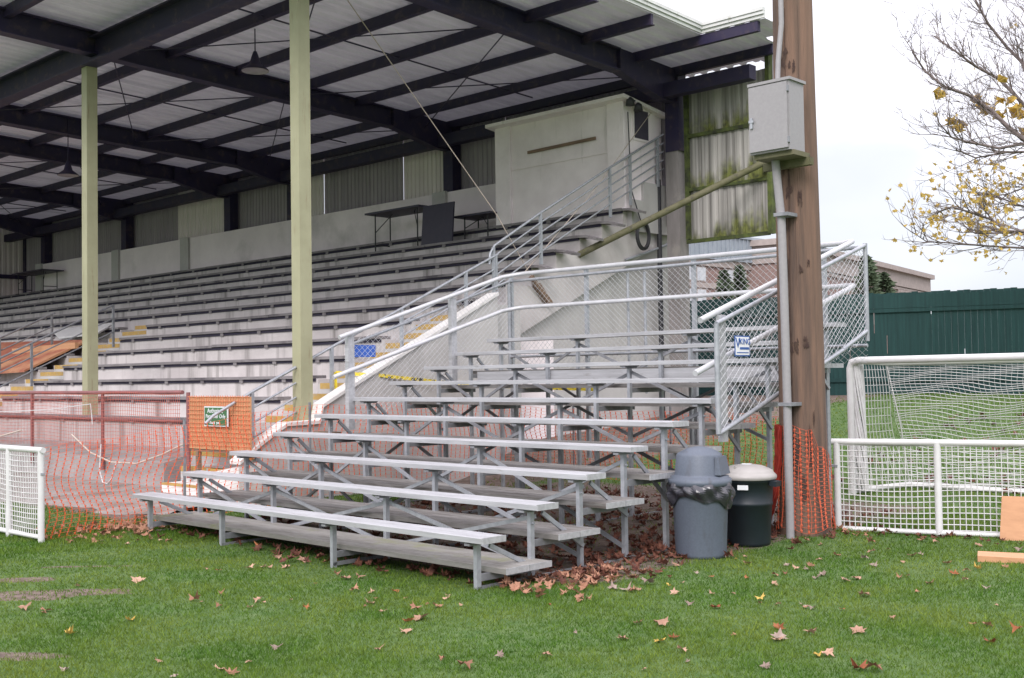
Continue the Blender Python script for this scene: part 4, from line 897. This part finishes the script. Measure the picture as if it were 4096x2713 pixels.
# background evergreens
def conifer(label, P, h, r, m):
    T = thing('evergreen_tree', label, 'tree', (P.x,P.y,P.z), 'evergreens before the school')
    MB().tube([P, P+V((0,0,h*.9))], [.12,.03], 6).build('trunk', M['bark'], T)
    mb = MB()
    for i in range(620):
        t = random.random()**.8; a_ = random.uniform(0,6.28); lump = .72+.28*math.sin(a_*3+t*9)
        rr = r*(1-t)**.7*lump*math.sqrt(random.random()); q = P+V((rr*math.cos(a_), rr*math.sin(a_), h*(.05+.95*t)-.12*rr)); s = random.uniform(.12,.26)
        d1 = V((math.cos(a_),math.sin(a_),random.uniform(-.5,.3))).normalized()*s; d2 = V((random.uniform(-1,1),random.uniform(-1,1),random.uniform(-1,1))).normalized()*s*.45
        mb.add([q-d2,q+d1,q+d2,q-d1*.4], [(0,1,2),(0,2,3)])
    mb.build('crown', M['conifer'], T)
for x, y, t, h, r, lab in ((2005,700,42,1.75,.7,'dark evergreen rising over the green fence right of the bleacher'),(2045,700,46,1.2,.75,'low shrubby evergreen over the green fence beside a darker taller one'),
      (1675,730,48,1.9,.75,'dark evergreen before the brick school seen through the chain-link'),(1712,725,50,2.1,.6,'taller evergreen just left of the utility pole before the brick school')):
    P = at(x,y,t); conifer(lab, P, h, r, None)

# ------------------------------------------------------------------ maple tree with last yellow leaves
def leafshape(s, curl=.2, rnd=None):
    rnd = rnd or random
    out = [(0,-.5),(.13,-.30),(.42,-.36),(.34,-.12),(.56,.08),(.30,.14),(.30,.30),(.14,.24),(0,.58),(-.14,.24),(-.30,.30),(-.30,.14),(-.56,.08),(-.34,-.12),(-.42,-.36),(-.13,-.30)]
    kx, ky = rnd.uniform(-1,1)*curl, rnd.uniform(.2,1)*curl; vs = [(0,0,0)]
    for x, y in out:
        x *= rnd.uniform(.82,1.15); y *= rnd.uniform(.82,1.15)
        vs.append((x*s*(1-.25*abs(ky)), y*s*(1-.2*abs(kx)), s*(ky*(x*x)*2.4 + kx*y*y*1.6 + rnd.uniform(-.08,.10))))
    n = len(out); return vs, [(0,1+i,1+(i+1)%n) for i in range(n)]
TR = thing('maple_tree', 'nearly bare maple with clusters of yellow leaves at the right edge', 'tree', tuple(at(2490,1000,22))[:2]+(0.6,))
tb = at(2490,1000,22); tb.z = .6
mbk = MB(); tips = []
C3 = lambda x, y, t: at(1524.8+x*.36515, y*.36515, t)
top = [tb, at(2482,760,22), at(2475,560,22), at(2462,380,22.2), at(2450,200,22.3), at(2430,0,22.5), at(2420,-200,22.5)]
mbk.tube(top, [.22,.20,.17,.14,.11,.07,.03], 10)
limbs = [([(2700,1250),(2480,1060),(2368,930),(2200,800),(2100,700),(1950,600),(1800,550),(1680,450),(1600,330)],21.0,.075),
 ([(2690,1000),(2500,830),(2368,740),(2250,600),(2150,500),(2000,420),(1880,330),(1740,230)],22.5,.07),
 ([(2680,900),(2480,720),(2368,600),(2300,400),(2200,300),(2080,150),(2000,0),(1960,-120)],23.5,.07),
 ([(2640,600),(2440,500),(2368,380),(2320,200),(2330,0),(2330,-200)],22.3,.06),
 ([(2690,1080),(2500,930),(2368,900),(2150,940),(1950,900),(1850,870),(1770,780)],20.3,.05),
 ([(2695,1150),(2500,990),(2368,960),(2200,965),(2000,1000),(1880,950)],21.8,.045),
 ([(2700,1300),(2500,1170),(2368,1170),(2280,1200),(2180,1240)],23.0,.035),
 ([(2710,1500),(2500,1440),(2368,1470),(2200,1465),(2100,1390),(1950,1340),(1850,1310),(1730,1360)],20.6,.05),
 ([(2710,1480),(2500,1500),(2200,1475),(2000,1480),(1880,1400)],22.0,.035),
 ([(2700,1350),(2500,1280),(2368,1330),(2250,1290),(2100,1230),(1990,1240)],22.6,.035),
 ([(2650,700),(2450,300),(2368,100),(2340,-100)],20.8,.05),
 ([(2700,1560),(2450,1580),(2100,1560),(1850,1540),(1690,1530),(1600,1470)],22.4,.03)]
def twig(p, d, L_, r, lev, yl):
    pts = [p]; q = p.copy(); k = 4
    for i in range(k):
        d = (d+V((random.uniform(-1,1),random.uniform(-1,1),random.uniform(-.7,1)))*.24).normalized(); q = q+d*(L_/k); pts.append(q.copy())
    mbk.tube(pts, [r*(1-.18*i) for i in range(k+1)], 5 if lev > 1 else 4, False)
    tips.append((pts[-1], yl)); 
    if lev > 0:
        for _ in range(random.choice([2,3,3]) if lev > 1 else random.choice([1,2,3])):
            b0 = random.choice(pts[1:]); s_ = V((random.uniform(-1,1),random.uniform(-1,1),random.uniform(-.5,.9)))
            twig(b0, (d*.8+s_*.75).normalized(), L_*random.uniform(.45,.7), max(.0044,r*.55), lev-1, yl)
for pts, t, r in limbs:
    k = len(pts); base = at(*[1502.8+pts[0][0]*.36515, pts[0][1]*.36515], 22)
    P = [C3(x, y, 22+(t-22)*min(1, i/2)+.25*math.sin(i*1.9)) for i, (x, y) in enumerate(pts)]
    mbk.tube(P, [.72*r*(1-.80*i/(k-1))+.004 for i in range(k)], 7, False)
    yl = 1 if pts[2][1] > 1100 else 0
    for i in range(2, k):
        for _ in range(6 if i < k-1 else 4):
            d = (P[i]-P[i-1]).normalized(); b0 = P[i-1].lerp(P[i], random.random()); s_ = V((random.uniform(-1,1),random.uniform(-1,1),random.uniform(-.5,.8)))
            twig(b0, (d+s_*.8).normalized(), random.uniform(.5,1.05)*(1.15-.5*i/k), .011, 2 if yl or random.random() < .5 else 3, yl)
mbk.build('trunk', M['bark'], TR)
mb = MB(); 
for p, yl in tips:
    if random.random() < (.22 if yl else .004):
        for _ in range(random.choice([1,2,3]) if yl else 1):
            vs, fs = leafshape(random.uniform(.075,.135), .6); rot = Matrix.Rotation(random.uniform(0,6.28),3,'Z') @ Matrix.Rotation(random.uniform(.6,2.4),3,'X'); rot = Matrix.Rotation(random.uniform(0,6.28),3,'Z') @ rot
            o = p+V((random.uniform(-.09,.09),random.uniform(-.09,.09),random.uniform(-.14,.03))); mb.add([rot@V(v)+o for v in vs], fs)
for cx, cy_ in ((2070,690),(2080,700),(2150,640),(2160,720),(2290,720),(2240,710),(1850,770),(1910,780),(1890,815),(2010,630),(2030,680),(1760,590),(1780,600),(2310,830),(2170,495),(2220,640),(2260,690),(2300,725)):
    o = C3(cx, cy_, 21.5+random.uniform(-.6,.6)); 
    for _ in range(1):
        vs, fs = leafshape(random.uniform(.10,.15), .5); rot = Matrix.Rotation(random.uniform(0,6.28),3,'Z') @ Matrix.Rotation(random.uniform(.8,2.2),3,'X')
        mb.add([rot@V(v)+o+V((random.uniform(-.12,.12),random.uniform(-.1,.1),random.uniform(-.1,.1))) for v in vs], fs)
mb.build('crown', LM['tree'], TR)

# ------------------------------------------------------------------ fallen leaves
protos = {}
for kcol in ('tan','brown','yellow','rust','grey'):
    protos[kcol] = []
    for q in range(7):
        vs, fs = leafshape(.12, random.choice([.35,.55,.8])); zmin = min(v[2] for v in vs); me = bpy.data.meshes.new('fallen_leaf'); me.from_pydata([(x,y,z-zmin) for x,y,z in vs], [], fs); me.materials.append(LM[kcol]); protos[kcol].append(me)
lab = {'tan':'pale tan maple leaf fallen on the mown grass','brown':'dark brown maple leaf fallen on the mown grass','yellow':'yellow maple leaf fallen on the mown grass','rust':'rust red maple leaf fallen on the mown grass','grey':'grey-brown withered maple leaf fallen on the mown grass'}
def gpt(x, y):  # ground point seen at a picture position
    d = rt2*((x*1.7301-2048)/4523.1) + up2*((1356.5-y*1.7301)/4523.1) + fw
    t = -CAM.z/d.z; p = CAM+d*t
    return p
spots = [(975,1438,'tan',1.15),(945,1443,'rust',.7),(300,1432,'yellow',.8),(60,1410,'tan',.9),(105,1414,'brown',.8),(700,1295,'tan',1.0),(800,1337,'tan',.9),(830,1335,'tan',.8),(320,1350,'tan',1.0),(705,1410,'rust',.5),(450,1390,'brown',.9),(1500,1352,'grey',1.15),(1410,1338,'tan',.9),(1560,1373,'tan',.7),(1450,1368,'grey',.9),(1998,1375,'tan',.9),(2020,1310,'grey',.7),(1875,1310,'brown',.7),(1935,1285,'brown',.7),(1800,1478,'grey',1.0),(1875,1468,'tan',.8),(1985,1462,'tan',.9),(1530,1452,'tan',1.0),(1525,1490,'yellow',.7),(1250,1350,'tan',.9),(1230,1345,'brown',.9),(1270,1340,'tan',.8),(2260,1320,'yellow',.7),(1890,1518,'yellow',.6),(1985,1548,'rust',1.0),(2020,1552,'brown',.9),(1075,1550,'brown',.9),(535,1558,'brown',.8),(640,1500,'grey',.7),(855,1400,'tan',.7),(885,1420,'tan',.6),(1655,1407,'rust',.7),(1575,1510,'tan',.7),(1440,1485,'tan',.7),(1155,1525,'grey',.6),(2150,1350,'tan',.6),(2110,1285,'tan',.8),(2290,1490,'rust',.8),(2350,1465,'rust',.7),(1800,1455,'rust',.8),(600,1270,'rust',.9),(640,1290,'tan',.9),(660,1310,'tan',.8),(580,1315,'tan',.8),(475,1220,'brown',.9),(400,1230,'tan',.9)]
def place_leaf(x, y, kcol, s):
    o = bpy.data.objects.new('fallen_leaf', random.choice(protos[kcol])); COL.objects.link(o)
    o.location = (x, y, gzf(x,y)+.010); o.rotation_euler = (random.uniform(-.35,.35), random.uniform(-.35,.35), random.uniform(0,6.28)); o.scale = (s,)*3
    tag(o, lab[kcol], 'leaf', 'maple leaves scattered on the grass')
for x, y, kcol, s in spots: p = gpt(x, y); place_leaf(p.x, p.y, kcol, s)
cnt = 0
while cnt < 135:
    u = random.random()
    if u < .45: p = gpt(random.uniform(420,2368), random.uniform(1255,1420)); 
    elif u < .62: p = gpt(random.uniform(1250,2368), random.uniform(1240,1340))
    elif u < .85: p = gpt(random.uniform(0,2368), random.uniform(1300,1568))
    else: p = gpt(random.uniform(150,420), random.uniform(1200,1262))
    lx, ly = p.x*math.cos(TH)-p.y*math.sin(TH), p.x*math.sin(TH)+p.y*math.cos(TH)
    if -.1 < lx < 5.8 and ly > -.1: continue
    if p.x < -1.2 and p.y > .5: continue
    place_leaf(p.x, p.y, random.choices(['tan','brown','yellow','rust','grey'], [.42,.30,.04,.05,.19])[0], random.choice([.3,.4,.5,.6,.75])); cnt += 1
# leaf litter under and beside the bleacher: one mass
mb = MB()
def litter(n, f, s0=.10, s1=.16, h=.06):
    for _ in range(n):
        x, y = f()
        vs, fs = leafshape(random.uniform(s0,s1), .7); rot = Matrix.Rotation(random.uniform(0,6.28),3,'Z') @ Matrix.Rotation(random.uniform(-.7,.7),3,'X') @ Matrix.Rotation(random.uniform(-.5,.5),3,'Y')
        o = V((x,y,gzf(x,y)+random.uniform(.01,h))); mb.add([rot@V(v)+o for v in vs], fs)
litter(1150, lambda: (random.uniform(.2,5.8), random.uniform(.7,6.5)), .07,.13,.03)
litter(150, lambda: (random.gauss(5.5,.28), random.uniform(.5,2.2)), .06,.11,.03)
litter(150, lambda: (random.gauss(5.4,.3), random.uniform(2.2,4.6)), .08,.13,.05)
litter(60, lambda: (random.gauss(5.75,.25), random.gauss(4.35,.35)), .06,.10,.03)
litter(60, lambda: (random.gauss(6.6,.6), random.gauss(4.85,.15)), .05,.10,.03)
litter(70, lambda: (random.uniform(.2,5.5), random.gauss(.25,.15)), .08,.13,.04)
litter(260, lambda: (random.uniform(3,10), random.uniform(8.7,16)), .10,.16,.05)
tag(mb.build('leaf_litter', LM['litter']), 'thick brown and rust leaf litter under the bleacher and by the goal', 'leaf litter', kind='stuff')
mb = MB()
litter(150, lambda: (random.gauss(-.25,.36), random.gauss(.15,.42)), .06,.12,.05)
litter(70, lambda: (random.gauss(5.72,.22), random.uniform(.0,1.5)), .06,.12,.04)
litter(30, lambda: (random.gauss(6.0,.3), random.gauss(4.3,.3)), .06,.10,.03)
tag(mb.build('leaf_pile', LM['brown']), 'drifts of lighter brown maple leaves at the bleacher ends', 'leaf pile', kind='stuff')

# ------------------------------------------------------------------ grass
def blades(nb, d0, d1, hmin, hmax, seed):
    r = np.random.default_rng(seed)
    u = r.random(nb); p_ = -.15; d = (d0**p_+(d1**p_-d0**p_)*u)**(1/p_)
    th = -yaw + math.pi/2 + r.uniform(-.46, .46, nb)          # bearing in xy
    x = CAM.x+d*np.cos(th); y = CAM.y+d*np.sin(th)
    lx, ly = x*math.cos(TH)-y*math.sin(TH), x*math.sin(TH)+y*math.cos(TH)
    keep = ~((x < -1.15) & (y > .55+.3*np.sin(x*1.7)*.5)) & ~((x < -.6) & (y > 5))
    under = sst(.1,.5,lx)*sst(5.9,5.3,lx)*sst(.15,.8,ly)*sst(8,6.5,ly)
    keep &= r.random(nb) > under*.93
    sm = soil_mask(x, y); keep &= r.random(nb) > np.clip((sm-.42)*1.6, 0, .66)*(1-under)
    patch = .5+.5*np.sin(x*2.3+1.1*np.sin(y*1.9))*np.sin(y*2.7+1.3*np.sin(x*1.3))
    x, y, d, patch = x[keep], y[keep], d[keep], patch[keep]; n = len(x)
    tuft = .5+.5*np.sin(x*17+3*np.sin(y*11))*np.sin(y*19+3*np.sin(x*13))
    h = r.uniform(hmin, hmax, n)*(.55+.5*patch+.45*tuft); w = np.maximum(.004, d*.00085)*r.uniform(.7,1.3,n)
    a = r.uniform(0, 2*np.pi, n); la = r.uniform(0, 2*np.pi, n); ll = h*r.uniform(.2,1.3,n); z = gz(x, y)-.004
    v = np.empty((n,3,3)); dx, dy = np.cos(a)*w/2, np.sin(a)*w/2
    v[:,0] = np.stack([x-dx,y-dy,z],-1); v[:,1] = np.stack([x+dx,y+dy,z],-1); v[:,2] = np.stack([x+np.cos(la)*ll,y+np.sin(la)*ll,z+h],-1)
    return v.reshape(-1,3)
vv = np.concatenate([blades(270000, 5.2, 14, .014, .036, 1), blades(110000, 12, 34, .025, .055, 2)])
nt_ = len(vv)//3; me = bpy.data.meshes.new('grass'); me.vertices.add(len(vv)); me.vertices.foreach_set('co', vv.astype(np.float32).ravel())
me.loops.add(nt_*3); me.loops.foreach_set('vertex_index', np.arange(nt_*3, dtype=np.int32)); me.polygons.add(nt_)
me.polygons.foreach_set('loop_start', np.arange(0, nt_*3, 3, dtype=np.int32)); me.update(calc_edges=True); me.validate()
ta = me.attributes.new('tint', 'FLOAT', 'POINT'); ta.data.foreach_set('value', np.repeat(np.clip(.62*rng.random(nt_)**1.3+.38*(.5+.5*np.sin(vv[::3,0]*17+3*np.sin(vv[::3,1]*11))*np.sin(vv[::3,1]*19+3*np.sin(vv[::3,0]*13)))*(.4+.6*rng.random(nt_)), 0, 1), 3).astype(np.float32))
me.materials.append(M['grass']); go2 = bpy.data.objects.new('grass', me); COL.objects.link(go2); tag(go2, 'short mown green grass of the field', 'grass', kind='stuff')

# ------------------------------------------------------------------ light
W = bpy.data.worlds.new('World'); S.world = W; W.use_nodes = True; nt = W.node_tree; nt.nodes.clear(); L = nt.links
sun_el, sun_az = math.radians(40), math.radians(152)   # azimuth clockwise from +Y
sk = N(nt, 'ShaderNodeTexSky', sky_type='NISHITA'); sk.sun_disc = False; sk.sun_elevation = sun_el; sk.sun_rotation = sun_az
b1 = N(nt, 'ShaderNodeBackground'); b1.inputs[1].default_value = .12; L.new(sk.outputs[0], b1.inputs[0])
tc = N(nt, 'ShaderNodeTexCoord'); mp = N(nt, 'ShaderNodeMapping'); mp.inputs['Scale'].default_value = (1,1,2.2); L.new(tc.outputs['Generated'], mp.inputs[0])
nz = N(nt, 'ShaderNodeTexNoise'); nz.inputs['Scale'].default_value = 2.3; nz.inputs['Detail'].default_value = 5; L.new(mp.outputs[0], nz.inputs['Vector'])
sz = N(nt, 'ShaderNodeSeparateXYZ'); L.new(tc.outputs['Generated'], sz.inputs[0])
zf_ = N(nt, 'ShaderNodeMath', operation='MULTIPLY_ADD'); zf_.inputs[1].default_value = 1.1; L.new(sz.outputs[2], zf_.inputs[0])
nf_ = N(nt, 'ShaderNodeMath', operation='MULTIPLY'); nf_.inputs[1].default_value = .8; L.new(nz.outputs['Fac'], nf_.inputs[0]); L.new(nf_.outputs[0], zf_.inputs[2])
rp = ramp(nt, [(.38, (.35,.365,.41)), (.60, (.47,.475,.52)), (.80, (.86,.835,.89)), (1.0, (1.18,1.12,1.2))]); L.new(zf_.outputs[0], rp.inputs[0])
b2 = N(nt, 'ShaderNodeBackground'); b2.inputs[1].default_value = 1.35; L.new(rp.outputs[0], b2.inputs[0])
ms = N(nt, 'ShaderNodeMixShader'); ms.inputs[0].default_value = .9; L.new(b1.outputs[0], ms.inputs[1]); L.new(b2.outputs[0], ms.inputs[2])
wo = N(nt, 'ShaderNodeOutputWorld'); L.new(ms.outputs[0], wo.inputs[0])
sl_ = bpy.data.lights.new('sun', 'SUN'); sl_.energy = 1.4; sl_.angle = math.radians(24); sl_.color = (1,.94,.93)
so = bpy.data.objects.new('sun', sl_); COL.objects.link(so)
sd = V((math.sin(sun_az)*math.cos(sun_el), math.cos(sun_az)*math.cos(sun_el), math.sin(sun_el)))
so.rotation_euler = sd.to_track_quat('Z', 'Y').to_euler()
S.view_settings.view_transform = 'Standard'; S.view_settings.look = 'None'; S.view_settings.exposure = 0.66; S.view_settings.gamma = 1
S.cycles.max_bounces = 8; S.cycles.diffuse_bounces = 6
